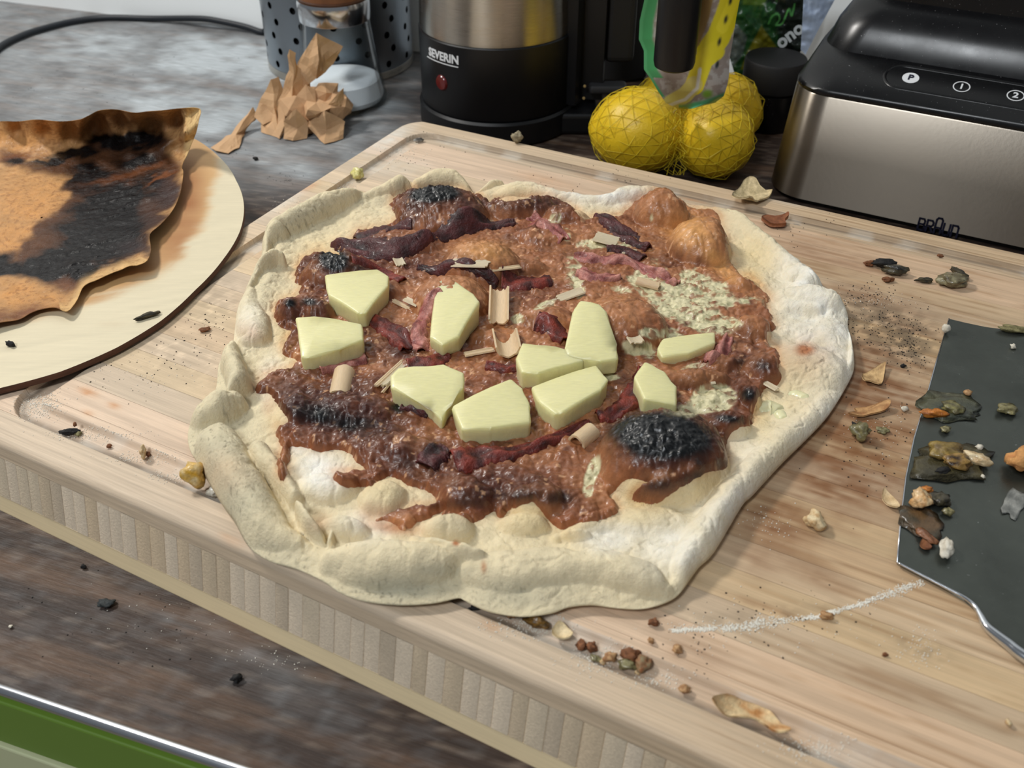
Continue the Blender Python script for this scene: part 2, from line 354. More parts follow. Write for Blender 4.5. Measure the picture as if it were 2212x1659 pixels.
def boardcol(x, y, tint, k):
    """albedo of the used board: strip tint, scorch and grease stains, flour, grime and painted shade in the groove"""
    wx, wy = fromB(x, y); u, v = proj(wx, wy, np.full(np.shape(x), T))
    g = fbm(x * 1.2, y * 55, 12, 4, 40 + k); g2 = fbm(x * 2, y * 160, 10, 2, 60)
    c = (0.55 * lin(tint) + 0.45 * lin((209, 187, 160))) * (0.78 + 0.38 * g[..., None]) * (0.9 + 0.2 * g2[..., None])
    ylw = 0.5 * ss(900, 1900, u)[..., None]
    c = c * (1 - ylw) + c * np.array([0.93, 0.80, 0.62]) * ylw
    c = c * (1 - (0.34 * ss(1100, 1900, u) * ss(0.55, 0.75, fbm(x * 1.5, y * 120, 12, 4, 64)))[..., None] * np.array([.7, .9, 1.1]))
    n = fbm(x * 2, y * 14, 22, 4, 71); nn = fbm(x, y, 190, 3, 73)
    st = 0
    for q in [(1860, 830, 170, 120, 30, .95), (1830, 960, 170, 190, -20, .95), (1690, 1130, 130, 90, -40, .75), (1960, 700, 90, 70, 20, .5), (1860, 640, 80, 26, 14, .7), (1800, 560, 150, 40, 14, .4),
              (1900, 980, 90, 60, 0, .5), (1740, 1230, 130, 30, 22, .5), (1920, 1490, 200, 30, 18, .3), (1650, 1310, 120, 14, 16, .35), (1500, 1420, 80, 30, 20, .3), (1990, 1150, 90, 120, 0, .35)]:
        st = np.maximum(st, q[5] * splat(u, v, q[0], q[1], q[2], q[3], q[4], 1.3))
    st = np.clip(st * np.clip(0.55 + 1.5 * (n - 0.3), 0.15, 1.25) * (0.75 + 0.5 * nn), 0, .93)
    c = c * (1 - st[..., None]) + lin((126, 82, 48)) * st[..., None]
    gy = 0
    for q in [(1900, 690, 80, 40, 10, .6), (1960, 740, 60, 60, 0, .7), (1880, 730, 50, 30, 0, .5), (1850, 655, 40, 14, 20, .6), (460, 650, 70, 70, 0, .22), (380, 760, 140, 60, 20, .18), (1640, 1330, 200, 20, -6, .2), (1990, 1400, 60, 20, 20, .3)]:
        gy = np.maximum(gy, q[5] * splat(u, v, *q[:5], 1.2))
    gy = np.clip(gy * (nn > 0.42) * (0.4 + 1.1 * nn), 0, .8)
    c = c * (1 - gy[..., None]) + lin((92, 80, 64)) * gy[..., None]
    for q in [(188, 846, 22, 8, 20, .7), (246, 876, 14, 6, 20, .6), (190, 892, 14, 5, 20, .6), (662, 404, 26, 9, -20, .75), (1062, 1352, 22, 12, 20, .35), (500, 1165, 30, 8, 25, .3), (1290, 380, 60, 12, 14, .3), (1180, 390, 70, 12, 14, .25), (1500, 425, 30, 6, 12, .5)]:
        a = (q[5] * splat(u, v, *q[:5], 1.2) * (0.5 + nn))[..., None]; a = np.clip(a, 0, .85)
        c = c * (1 - a) + lin((196, 136, 84)) * a
    yl = (1.0 * splat(u, v, 458, 1172, 26, 4.5, 22, 1.2))[..., None]; c = c * (1 - yl) + lin((206, 142, 22)) * yl
    f2 = 0
    for q in [(840, 300, 60, 16, -30, .6), (620, 430, 60, 14, -32, .4), (1700, 430, 90, 12, 12, .3), (700, 470, 50, 40, 0, .3), (860, 360, 80, 20, 0, .25)]:
        f2 = np.maximum(f2, q[5] * splat(u, v, *q[:5], 1.3))
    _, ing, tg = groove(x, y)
    gm = np.where(ing, 0.85 * np.exp(-((tg - 0.22) / 0.13) ** 2) * (0.55 + 0.6 * n) + 0.16, 0)[..., None]  # groove band: grime plus the shade beside its outer wall, painted in
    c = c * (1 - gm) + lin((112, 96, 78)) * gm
    f2 = np.clip(f2 * (0.4 + 1.2 * nn) + np.where(ing, 0.30 * ss(0.4, 0.75, fbm(x, y, 60, 4, 91)) + 0.05, 0), 0, .9)[..., None]
    c = c * (1 - f2) + lin((226, 222, 212)) * f2
    return c
def halfspan(y):                 # rounded plan corners of the board
    dy = np.minimum(y - BY0, BY1 - y); q = np.clip(RC - dy, 0, RC)
    return RC - np.sqrt(np.maximum(RC * RC - q * q, 0))
nu = 520
for k in range(ns):
    y0, y1 = BY0 + k * SW, BY0 + (k + 1) * SW; m = 34 if (k < 2 or k >= ns - 2) else 10
    ys = np.linspace(y0 + 0.0001, y1 - 0.0001, m)
    ins = halfspan(ys); s = np.linspace(0, 1, nu)
    s = 0.5 * (s ** 1.15) + 0.5 * s
    Xs = (BX0 + ins)[:, None] + s[None, :] * ((BX1 - ins) - (BX0 + ins))[:, None]; Ys = np.repeat(ys[:, None], nu, 1)
    Z, _, _ = groove(Xs, Ys)
    ed = np.minimum(Xs - BX0 - ins[:, None], BX1 - ins[:, None] - Xs); ed = np.minimum(ed, np.minimum(Ys - BY0, BY1 - Ys))
    rr = 0.0045; q = np.clip(rr - ed, 0, rr); Z = Z - (rr - np.sqrt(np.maximum(rr * rr - q * q, 0)))
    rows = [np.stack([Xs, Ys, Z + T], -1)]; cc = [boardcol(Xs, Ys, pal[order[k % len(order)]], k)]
    TL = 0.0107; fl_ = math.tan(R(12))
    if k == 0:                   # the front face of the top layer goes down from the first strip
        side = []; sc = []
        for t in (1, 0.75, 0.5, 0.25, 0.0):
            zz = -rr - (TL - rr) * t; yy = BY0 - (-zz - rr) * fl_ ; r = np.stack([Xs[0], np.full(nu, yy), np.full(nu, zz + T)], -1)
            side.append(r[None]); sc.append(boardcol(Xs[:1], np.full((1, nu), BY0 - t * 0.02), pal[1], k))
        rows = side + rows; cc = sc + cc
    else:
        r = np.stack([Xs[0], Ys[0], np.full(nu, T - 0.009)], -1); rows = [r[None]] + rows; cc = [cc[0][:1]] + cc
    r = np.stack([Xs[-1], Ys[-1], np.full(nu, T - 0.009)], -1); rows = rows + [r[None]]; cc = cc + [cc[-1][-1:]]
    G = np.concatenate(rows, 0); CC = np.concatenate(cc, 0); n = G.shape[0]
    for e, i in ((0, 0), (1, nu - 1)):  # end faces
        pass
    L = G[:, :1].copy(); L[..., 2] = T - 0.0107; Rr = G[:, -1:].copy(); Rr[..., 2] = T - 0.0107
    G = np.concatenate([L, G, Rr], 1); CC = np.concatenate([CC[:, :1], CC, CC[:, -1:]], 1)
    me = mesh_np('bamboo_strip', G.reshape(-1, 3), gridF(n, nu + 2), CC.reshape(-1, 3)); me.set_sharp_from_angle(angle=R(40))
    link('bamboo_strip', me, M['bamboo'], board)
# middle layer: upright slats along the front, a core behind them, and the bottom layer
fz = lambda z: BY0 - max(0, (-z - 0.0045)) * math.tan(R(12))
slw = 0.00845; x = BX0 + 0.012; k = 0
while x < 0.05:
    wd = slw * random.choice((0.88, 1.0, 1.0, 1.08, 1.15)); x1 = x + wd; zt, zb = -0.0108, -0.0362
    pr = random.uniform(-0.00006, 0.00008)
    tint = lin(random.choice(((204, 190, 170), (196, 180, 158), (210, 196, 178), (202, 184, 160), (214, 200, 182), (190, 176, 158))))
    g = 0.00012
    V = []; 
    for zz in (zt, zb):
        for xx, dy in ((x + g, 0.008), (x + g, 0.0001 - pr), (x + g + 0.0003, -pr), (x1 - g - 0.0003, -pr), (x1 - g, 0.0001 - pr), (x1 - g, 0.008)):
            V.append((xx, fz(zz) + dy, zz + T))
    F = [(i, i + 6, i + 7, i + 1) for i in range(5)]
    cc = np.array([tint * np.array([1.16, 1.12, 1.04])] * 12)
    link('slat', mesh_np('slat', V, F, cc, False), M['endgrain'], board); x = x1; k += 1
core = prism('board_core', rrect(BX0 + 0.001, BX1 - 0.001, BY0 + 0.0025, BY1 - 0.001, RC - 0.004), 0.0104, T - 0.0100)
link('board_core', core, mat('bamboo_core', base=(186, 166, 138), rough=0.7, var=0.1, vscale=80), board)
bl = rrect(BX0, BX1, fz(-0.0362), BY1, RC, 8)
pb = prism('bottom_layer', bl, 0.0, T - 0.0362, 0.0006)
for v in pb.vertices:
    if v.co.z < 0.005 and v.co.y < BY0: v.co.y -= 0.0022
link('bottom_layer', pb, mat('bamboo_bottom', base=(238, 216, 174), rough=0.5, var=0.08, vscale=50, vstretch=(0.5, 10, 20)), board)

# ------------------------------------------------------------------ pizza
OUT = [(568,512),(600,484),(639,464),(707,433),(755,420),(786,416),(836,400),(867,390),(884,396),(900,383),(950,373),(993,376),(1016,398),(1029,406),(1057,390),(1078,386),(1114,388),(1152,393),(1182,404),(1228,408),(1266,416),(1311,417),(1337,406),(1375,401),(1410,402),(1450,410),(1471,421),(1506,434),(1552,441),(1592,448),(1615,466),(1628,481),(1668,514),(1714,552),(1737,560),(1754,582),(1767,603),(1797,618),(1820,633),(1835,669),(1835,691),(1843,725),(1848,760),(1848,785),(1837,812),(1807,863),(1781,898),(1741,939),(1685,994),(1629,1055),(1604,1080),(1545,1178),(1510,1213),(1478,1258),(1456,1279),(1420,1294),(1380,1301),(1329,1298),(1278,1292),(1228,1297),(1190,1310),(1127,1317),(1063,1308),(1025,1294),(1000,1280),(986,1277),(936,1288),(860,1292),(784,1284),(733,1266),(695,1241),(642,1216),(581,1198),(543,1175),(523,1150),(503,1112),(480,1081),(448,1029),(423,986),(405,953),(403,915),(418,877),(438,857),(453,847),(464,822),(469,776),(481,756),(499,730),(504,700),(510,660),(520,636),(550,578),(563,545)]
def oxy(u, v, z): a, b = P(u, v, T + z); return (float(a), float(b))
outl = catmull([oxy(u, v, 0.009) for u, v in OUT], 4)
ZB = 0.0055
sdout = Field(outl, 0.0013, 0.01)
DOMES = [(950,478,108,.8,20),(1040,590,92,.85,18),(975,665,92,.8,17),(1335,725,108,.85,19),(1425,476,62,.9,21),(1512,545,72,1.1,21),(1430,1010,146,.9,25),
 (1622,722,44,.9,9),(1650,812,46,.9,9),(1618,872,28,1,8),(1575,930,52,.6,7),(738,600,82,.75,12),(636,686,36,1,9),(686,690,38,1,9),(1480,835,100,.3,8),
 (828,1080,56,.85,9),(1115,462,90,.5,12),(1225,480,52,.6,9),(1180,700,70,.6,8),(1745,800,100,1.0,9),(1130,1135,60,.6,7),(975,1150,60,.7,11),(700,1060,80,.6,8),
 (640,900,52,1.0,7),(870,540,90,.6,9),(1180,520,70,.6,6),(1160,1090,60,.7,9),(1010,1080,60,.8,8),(760,900,110,.5,7),(860,980,90,.5,6),(1555,800,50,.6,5),
 (1140,590,50,.6,7),(1600,620,40,.8,6),(905,730,50,.8,6),(740,1150,60,.6,9),(1400,1130,110,.4,5),(1240,1160,40,.4,6),(840,640,40,.8,5),(1060,740,50,.6,4)]
ROLLS = [  # crust folds: (pixel, pixel, radius px, height mm)
 [(1030,1235,50,15),(1100,1236,62,17),(1200,1228,58,17),(1300,1228,52,17),(1390,1248,46,16),(1440,1275,24,10)],
 [(720,1225,36,12),(790,1220,56,16),(880,1225,58,17),(960,1222,48,15),(1000,1236,26,10)],
 [(900,1188,26,18),(960,1196,24,20),(1030,1215,18,20),(1058,1222,9,17)],
 [(470,960,52,15),(500,1030,60,17),(540,1100,56,17),(580,1150,46,14),(640,1180,30,9)],
 [(560,1110,46,15),(600,1150,34,12)],
 [(445,905,36,13),(480,888,42,17),(512,880,30,14)],
 [(495,760,20,11),(506,795,27,16),(514,840,26,17),(506,868,16,14)],
 [(532,640,26,9),(540,690,38,11),(556,732,32,12),(530,752,18,10)],
 [(532,628,14,10),(556,592,17,13),(590,572,14,15),(612,572,8,14)],
 [(572,560,14,10),(576,532,18,14),(600,512,24,16)],
 [(585,510,22,16),(640,482,29,17),(700,452,27,17),(750,436,20,15),(778,430,12,11)],
 [(790,434,18,9),(830,420,22,12),(866,406,20,15),(880,410,12,12)],
 [(900,410,18,12),(945,395,28,15),(990,398,22,13),(1012,412,12,9)],
 [(1030,420,10,8),(1056,404,13,12),(1080,398,9,11)],
 [(1070,428,20,9),(1120,410,28,14),(1180,420,26,12),(1250,434,22,11),(1310,436,24,12),(1350,424,26,15),(1410,420,24,15),(1450,430,16,11)],
 [(1500,452,16,8),(1550,460,22,11),(1600,478,30,13),(1640,510,32,14),(1690,550,34,14),(1712,580,28,12)],
 [(1725,592,40,15),(1748,602,34,17),(1720,625,26,13)],
 [(1690,640,30,12),(1740,640,40,17),(1790,655,38,17),(1820,675,16,12)],
 [(1700,660,26,11),(1760,672,24,13)],
 [(1836,720,9,10),(1842,770,10,11),(1826,810,10,9)],
 [(1810,840,40,7),(1760,900,46,11),(1700,960,56,14),(1640,1030,62,16),(1570,1110,64,17),(1520,1180,62,16),(1480,1235,44,14),(1462,1262,24,9)],
 [(1200,1165,16,8),(1270,1140,24,9),(1340,1130,34,9),(1430,1110,40,9)],
 [(650,1120,10,14),(668,1140,19,16),(690,1170,16,13),(700,1190,8,9)],
 [(725,1160,8,9),(715,1190,9,10)],
 [(560,985,26,13),(600,1040,24,14),(640,1090,22,12)],
]
domes = []
for u, v, r, ar, zt in DOMES:
    x, y = oxy(u, v, ZB); s = float(pxm(u, v, T + ZB)); domes.append((x, y, r * s, r * s * ar, zt / 1000))
rolls = []
for rl in ROLLS:
    pts = catmull([(*oxy(u, v, zt / 1000 * 0.55), r * float(pxm(u, v)), zt / 1000) for u, v, r, zt in rl], 4, False)
    pts = [tuple(p) for p in pts]; rolls.append(([(p[0], p[1]) for p in pts], [(p[2], p[3]) for p in pts]))
ctr_x = oxy(880, 700, .009)[0]
def smax(a, b, k):
    h = np.clip(0.5 + 0.5 * (a - b) / k, 0, 1); return b + (a - b) * h + k * h * (1 - h)
def hdough(x, y):
    d = sdout(x, y)
    wob = fbm(x, y, 55, 3, 5) - 0.5; wx = x + 0.004 * (fbm(x, y, 60, 2, 9) - 0.5); wy = y + 0.004 * (fbm(x, y, 60, 2, 13) - 0.5)
    h = ZB + 0.003 * wob + 0.0030 * np.exp(-((d - 0.012) / 0.008) ** 2)
    for cx, cy, rx, ry, zt in domes:
        q = ((wx - cx) / rx) ** 2 + ((wy - cy) / ry) ** 2; m = q < 1
        if not np.any(m): continue
        hh = np.where(m, ZB - 0.002 + (zt + 0.002) * np.sqrt(np.clip(1 - q, 0, 1)) ** 1.15, -1)
        h = smax(h, hh, 0.0022)
    for pts, vals in rolls:
        bx = [p[0] for p in pts]; by = [p[1] for p in pts]; mg = 0.02
        m = (x > min(bx) - mg) & (x < max(bx) + mg) & (y > min(by) - mg) & (y < max(by) + mg)
        if not np.any(m): continue
        dd, (rr, zt) = segd(wx[m], wy[m], pts, vals)
        zt = zt * (1.0 + 0.28 * (bx[0] < ctr_x)) ; hh = np.where(dd < rr, zt * np.sqrt(np.clip(1 - (dd / rr) ** 2, 0, 1)) ** 0.9, -1)
        h[m] = smax(h[m], hh, 0.0005)
    h = h + 0.0013 * (fbm(x, y, 230, 4, 15) - 0.5) - 0.0008 * np.clip(0.05 - np.abs(fbm(x, y, 75, 3, 27) - 0.5), 0, 1) / 0.05 + 0.0016 * (fbm(x, y, 110, 3, 19) - 0.5)
    re = 0.0085; q = np.clip(d / re, 0, 1); e = np.sqrt(np.clip(1 - (1 - q) ** 2, 0, 1))
    return 0.0042 + (h - 0.0042) * e, d
# --- colour painting helpers in the photograph's frame, evaluated on the finished surface
SAUCE = [(843,440),(850,420),(885,404),(930,399),(965,398),(1010,408),(1045,420),(1062,434),(1068,424),(1120,426),(1180,416),(1215,428),(1245,448),(1270,468),(1290,460),(1335,461),(1350,446),(1372,428),(1400,410),(1435,398),(1455,405),(1471,423),(1500,440),(1535,443),(1556,460),(1562,480),(1576,515),(1582,550),(1600,585),(1625,597),(1648,616),(1664,638),(1660,662),(1674,688),(1678,704),(1662,714),(1666,738),(1681,752),(1690,800),(1684,824),(1655,828),(1640,858),(1632,890),(1625,912),(1604,915),(1582,928),(1570,955),(1577,990),(1560,1008),(1520,1018),(1495,1030),(1450,1060),(1425,1078),(1385,1080),(1362,1070),(1375,1050),(1400,1035),(1360,1026),(1335,1050),(1326,1068),(1340,1098),(1310,1115),(1255,1122),(1212,1135),(1182,1115),(1165,1090),(1150,1078),(1112,1088),(1078,1114),(1068,1094),(1030,1120),(1004,1112),(975,1098),(945,1105),(900,1126),(872,1142),(835,1118),(800,1120),(826,1105),(880,1085),(935,1083),(930,1060),(880,1040),(840,1024),(800,1042),(745,1046),(716,1016),(760,1012),(790,1008),(772,990),(740,966),(700,972),(650,962),(626,960),(622,1010),(608,1036),(594,1004),(606,965),(592,920),(622,905),(602,872),(582,846),(551,842),(552,822),(590,797),(622,792),(642,772),(612,762),(607,740),(628,712),(604,698),(592,682),(596,648),(630,640),(648,612),(634,592),(652,552),(690,538),(734,548),(722,526),(757,512),(768,494),(790,487),(830,482),(858,466)]
sau = catmull(SAUCE, 3); sdsau = Field(sau, 3.5, 60)
def paint(c, a, col):
    return c * (1 - a[..., None]) + lin(col) * a[..., None]
def mx(u, v, L, p=1.3):
    r = np.zeros(np.shape(u))
    for q in L: r = np.maximum(r, q[5] * splat(u, v, q[0], q[1], q[2], q[3], q[4], p))
    return r
def doughcol(x, y, z):
    u, v = proj(x, y, z + T)
    n = fbm(x, y, 120, 4, 33); n2 = fbm(x, y, 700, 2, 35); n3 = fbm(x, y, 40, 3, 37)
    c = np.ones(np.shape(x) + (3,)) * lin((224, 209, 174)); c = c * (0.88 + 0.20 * n[..., None])
    fl = mx(u, v, [(1790,700,120,90,30,.8),(1800,850,80,140,25,.85),(1600,1090,110,160,-35,.7),(1450,1180,80,60,0,.7),(1320,1165,60,30,0,.8),(700,1020,60,50,30,.9),(650,950,40,40,0,.8),(640,860,40,50,0,.6),(1300,420,160,26,4,.8),(1740,600,90,60,30,.8),(1350,1150,90,20,0,.6),(800,1130,60,40,0,.5),(590,830,30,60,0,.6),(540,700,30,50,0,.5)])
    c = paint(c, np.clip(fl * (0.35 + 1.0 * n), 0, .9), (240, 238, 230))
    ash = mx(u, v, [(470,940,90,90,0,.75),(520,1060,70,90,0,.65),(440,990,60,80,0,.5),(490,820,40,70,0,.55),(640,480,110,40,-25,.55),(560,600,60,60,0,.4),(860,1275,170,28,0,.85),(960,1236,60,16,0,.7),(1100,1285,120,34,0,.6),(1180,1280,80,40,0,.4),(600,1200,90,24,15,.5),(820,430,60,30,0,.35)])
    c = paint(c, np.clip(ash * (0.3 + 0.9 * n3), 0, .8), (186, 180, 156))
    c = paint(c, np.clip(ash * 1.2, 0, 1) * ss(0.70, 0.80, n2) * 0.55, (104, 98, 84))
    yel = mx(u, v, [(1510,1040,90,50,-20,.8),(1400,1070,60,60,0,.6),(1160,1110,80,40,0,.45),(1200,1135,60,30,0,.4),(1760,830,70,60,0,.5),(1730,860,60,60,0,.5),(1640,880,30,60,0,.5),(1640,560,60,40,30,.5),(1620,600,40,40,0,.6),(690,560,60,40,-30,.45),(620,700,25,60,0,.5),(1130,410,50,16,0,.4),(600,880,30,60,0,.4),(820,1060,60,50,0,.3)])
    c = paint(c, np.clip(yel * (0.5 + 0.7 * n), 0, .85), (222, 194, 132))
    br = mx(u, v, [(1738,756,30,17,-10,.85),(1720,770,50,34,0,.35),(1750,770,60,50,-30,.25),(545,720,34,22,20,.35),(1500,1010,60,30,-10,.35),(850,1140,60,16,8,.6),(800,1105,30,20,0,.3),(580,880,14,20,0,.3),(985,1174,8,6,0,.9),(690,1130,20,30,60,.3),(480,1020,60,50,0,.2),(1045,1225,6,14,0,.7)])
    c = paint(c, np.clip(br * (0.5 + 0.9 * n), 0, .9), (172, 102, 58))
    sd = sdsau(u, v); c = paint(c, 0.5 * np.exp(-np.clip(-sd, 0, 99) / 9.0) * (0.3 + n), (200, 140, 84))
    c = paint(c, ss(0.84, 0.9, n2) * (n3 > 0.55) * 0.4, (96, 88, 74))
    return c
# crust: rings from the middle out to the rim, then tucked under
ctr = (sum(p[0] for p in outl) / len(outl), sum(p[1] for p in outl) / len(outl))
NT, NR = 1500, 300
th = np.linspace(0, 2 * math.pi, NT, endpoint=False)
oa = np.array(outl) - ctr; ang = np.arctan2(oa[:, 1], oa[:, 0]); rad = np.hypot(oa[:, 0], oa[:, 1]); o_ = np.argsort(ang); ang = ang[o_]; rad = rad[o_]
Rb = np.interp(th, np.r_[ang - 2 * math.pi, ang, ang + 2 * math.pi], np.r_[rad, rad, rad])
Rb2 = np.interp((th + math.pi) % (2 * math.pi) - math.pi, np.r_[ang - 2 * math.pi, ang, ang + 2 * math.pi], np.r_[rad, rad, rad]); Rb = Rb2
s = np.linspace(0.004, 1, NR); s = 1 - (1 - s) ** 1.22
s[-1] = 1
RX = ctr[0] + s[:, None] * (Rb * np.cos(th))[None, :]; RY = ctr[1] + s[:, None] * (Rb * np.sin(th))[None, :]
HZ, _ = hdough(RX.ravel(), RY.ravel()); HZ = HZ.reshape(RX.shape); HZ[-1] = 0.0040
CCd = doughcol(RX, RY, HZ)
ex = []
for q, zz in ((0.992, 0.0022), (0.97, 0.0006), (0.93, 0.0004)):
    ex.append((ctr[0] + q * Rb * np.cos(th), ctr[1] + q * Rb * np.sin(th), np.full(NT, zz)))
RX = np.vstack([RX] + [e[0][None] for e in ex]); RY = np.vstack([RY] + [e[1][None] for e in ex]); HZ = np.vstack([HZ] + [e[2][None] for e in ex])
CCd = np.concatenate([CCd] + [CCd[-1:]] * 3, 0)
pizza = empty('pizza', (ctr[0], ctr[1], T), 'charred homemade pizza with folded floury crust and brown bubbled topping, on the bamboo board', 'pizza')
def plocal(me):
    co = np.empty(len(me.vertices) * 3, np.float32); me.vertices.foreach_get('co', co); co = co.reshape(-1, 3) - np.array([ctr[0], ctr[1], T], np.float32)
    me.vertices.foreach_set('co', co.ravel()); me.update(); return me
V = np.stack([RX, RY, HZ + T + 0.0002], -1).reshape(-1, 3); F = gridF(NR + 3, NT, True)
mc = mesh_np('crust', V, F, CCd.reshape(-1, 3))
link('crust', plocal(mc), M['dough'], pizza)
# topping
def lump(x, y):
    a = 0.0022 * (1 - np.clip(worley(x, y, 140, 2), 0, 1)) + 0.0010 * (1 - np.clip(worley(x, y, 330, 4), 0, 1))
    return a + 0.0022 * (fbm(x, y, 90, 3, 51) - 0.5)
CHEESE = [(1490,650,110,70,20,1.0),(1400,600,60,60,0,.8),(1290,530,110,22,0,.75),(1235,590,30,50,0,.8),(1550,640,80,50,30,.8),(1540,700,90,30,0,.9),(1430,720,80,20,0,.8),(1500,600,50,30,0,.9),(1540,862,60,34,-10,1.3),(1470,890,60,20,0,.9),(1385,755,50,22,20,1.2),(1280,1020,18,46,20,.95),(1270,1060,14,20,0,.95),
 (1180,660,40,14,-25,.8),(1120,690,22,16,0,.8),(1080,480,60,10,10,.6),(1200,470,26,22,0,.7),(1225,510,16,24,0,.8),(1335,505,16,10,0,.7),(1430,585,30,20,0,.7),(1345,625,56,14,10,.7),(1460,410,10,7,0,.9),(1408,470,8,14,0,.8),(1320,815,24,10,0,.9),(1620,650,50,14,0,.8),(1500,790,70,10,-8,.6),(1250,615,20,40,0,.9),(1160,560,20,20,0,.5),(950,925,22,18,40,.5)]
CHAR = [(1430,942,128,58,6,1.5),(1500,985,60,30,30,.75),(1340,960,26,30,0,.4),(940,418,66,24,-4,1.35),(900,440,40,20,0,.6),(722,562,40,28,20,1.35),(770,580,40,20,20,.7),(626,655,16,12,0,1.0),(668,652,22,12,10,.95),(690,895,90,30,10,.9),(760,915,70,24,0,.95),(880,1000,40,16,0,.6),(1130,1070,60,20,0,.75),(1010,1085,50,18,0,.65),(660,880,40,20,0,.6),(860,882,20,12,20,1.0),(935,985,26,34,10,.95),(1210,1075,46,22,0,.8),(1100,1070,50,20,0,.65),(1020,1075,40,22,0,.6),(960,1090,60,12,0,.5),
 (1615,853,24,20,0,1.0),(1575,905,44,12,8,.9),(1650,790,32,16,10,.75),(1600,780,20,14,0,.7),(1420,1050,44,18,-8,.8),(1495,1030,40,20,-20,.7),(1555,1000,26,26,0,.7),(840,700,22,16,0,.6),(880,760,30,14,0,.6),(1350,930,40,30,0,.3),(1090,440,60,16,5,.45),(1160,430,50,12,0,.5),(1210,440,34,16,0,.4),(880,470,60,16,0,.35),(800,930,60,20,10,.5),(870,1080,40,12,0,.4),(830,1095,50,10,0,.5),(930,890,30,10,0,.4),(1150,1040,40,20,0,.4),(640,800,40,14,0,.35),(620,745,20,30,0,.25),(1240,780,20,10,0,.8),(1345,700,20,20,0,.25),(1590,880,10,10,0,.6)]
DARK = [(720,885,180,70,10,1.15),(900,1000,130,60,10,.8),(1080,1050,140,50,0,.8),(640,680,60,50,0,.7),(700,640,50,40,0,.7),(740,580,80,40,0,.8),(900,440,90,40,0,.7),(1020,440,60,30,0,.8),(1150,440,90,22,0,.75),(800,540,120,30,0,.6),(880,560,150,26,5,.5),(1600,840,50,60,0,.6),(1640,790,40,40,0,.5),(1480,1040,90,30,-15,.8),(1430,970,150,50,0,.7),(840,1090,70,20,-8,.6),(820,820,60,20,0,.3),(850,740,60,40,0,.6),(1130,620,70,30,0,.4),(1570,900,60,30,0,.5),(780,520,50,20,0,.8)]
WARM = [(1035,560,90,44,0,1.0),(1130,545,40,40,0,.5),(980,625,90,40,0,.9),(1320,665,100,50,0,.95),(1420,440,70,45,0,.9),(1500,490,80,60,30,1.2),(1560,570,70,30,45,1.2),(1620,620,50,22,40,.9),(1170,580,60,30,0,.7),(1180,690,70,30,0,.8),(1220,520,60,40,0,.6),(1380,520,90,30,20,.7),(1090,720,70,40,0,.8),(1620,705,50,40,0,.5),(1480,810,110,26,0,.7),(1310,950,60,100,20,.7),(1300,1050,50,60,0,.7),(880,690,60,40,0,.5),(960,860,60,30,0,.5),(640,760,30,40,0,.5),(600,840,40,40,0,.45),(850,850,80,30,0,.4),(970,1040,20,14,0,.7),(940,930,40,30,0,.5),(1280,900,40,30,0,.3),(620,1000,30,40,0,.6),(850,1120,60,20,0,.8)]
def cheesemask(u, v, x, y):
    n = fbm(x, y, 105, 4, 66); n2 = fbm(x + 0.01 * n, y, 240, 3, 67)
    return ss(0.40, 0.56, mx(u, v, CHEESE, 1.2) * (0.25 + 0.85 * n + 0.22 * n2)) * (1 - 0.8 * ss(0.60, 0.68, n2))
def htop(x, y):
    h, d = hdough(x, y)
    for _ in range(1):
        u, v = proj(x, y, h + 0.003 + T)
        sd = sdsau(u, v)
        s_ = sd * 0.00030 + 0.0032 * (fbm(x, y, 130, 3, 44) - 0.5) + 0.0016 * (fbm(x, y, 420, 2, 46) - 0.5)
        t = ss(-0.0012, 0.0035, s_)
        ch = np.clip(mx(u, v, CHAR), 0, 1)
        t2 = 0.0030 * t + lump(x, y) * (1 - 0.6 * np.clip(mx(u, v, WARM), 0, 1)) * t * (1 - 0.4 * cheesemask(u, v, x, y)) + ch * 0.0012 * (1 - np.clip(worley(x, y, 420, 8), 0, 1))
    return h, h - 0.0014 + t2 + 0.0006 * t, s_, u, v
xs = [p[0] for p in outl]; ys = [p[1] for p in outl]; st = 0.00062
gx = np.arange(min(xs) + 0.01, max(xs) - 0.01, st); gy = np.arange(min(ys) + 0.01, max(ys) - 0.006, st)
X, Y = np.meshgrid(gx, gy)
h0, hz, s_, u, v = htop(X.ravel(), Y.ravel())
sh = X.shape; h0 = h0.reshape(sh); hz = hz.reshape(sh); s_ = s_.reshape(sh); dO = sdout(X, Y)
u, v = proj(X, Y, hz + T)
n = fbm(X, Y, 130, 4, 81); nf = fbm(X, Y, 520, 3, 83); n3 = fbm(X, Y, 45, 3, 85); wl = worley(X, Y, 330, 4)
C = np.ones(sh + (3,)) * lin((138, 84, 54))
C = paint(C, np.clip(ss(0.50, 0.66, n3) * 0.75, 0, 1), (86, 44, 29)); C = paint(C, np.clip(ss(0.50, 0.36, fbm(X, Y, 62, 4, 95)) * 0.6, 0, 1), (170, 114, 76))
C = paint(C, np.clip(mx(u, v, WARM) * (0.45 + 0.75 * n), 0, .9), (182, 124, 80))
C = paint(C, np.clip(mx(u, v, [(1490,500,55,36,20,1),(1555,570,60,18,45,1),(1040,545,60,26,0,.7),(1440,1040,40,20,0,.3)]) * (0.5 + 0.6 * n), 0, .85), (214, 156, 92))
dk = mx(u, v, DARK); C = paint(C, np.clip(dk * (0.45 + 1.0 * n), 0, .95), (72, 33, 23))
C = paint(C, np.clip(dk * ss(0.5, 0.75, nf) * 0.55, 0, 1), (52, 24, 18))
edge = np.exp(-np.clip(s_, 0, 1) / 0.0028); C = paint(C, np.clip(edge * 0.5 * (1 - 0.6 * dk), 0, 1), (146, 88, 54))
cm = cheesemask(u, v, X, Y)
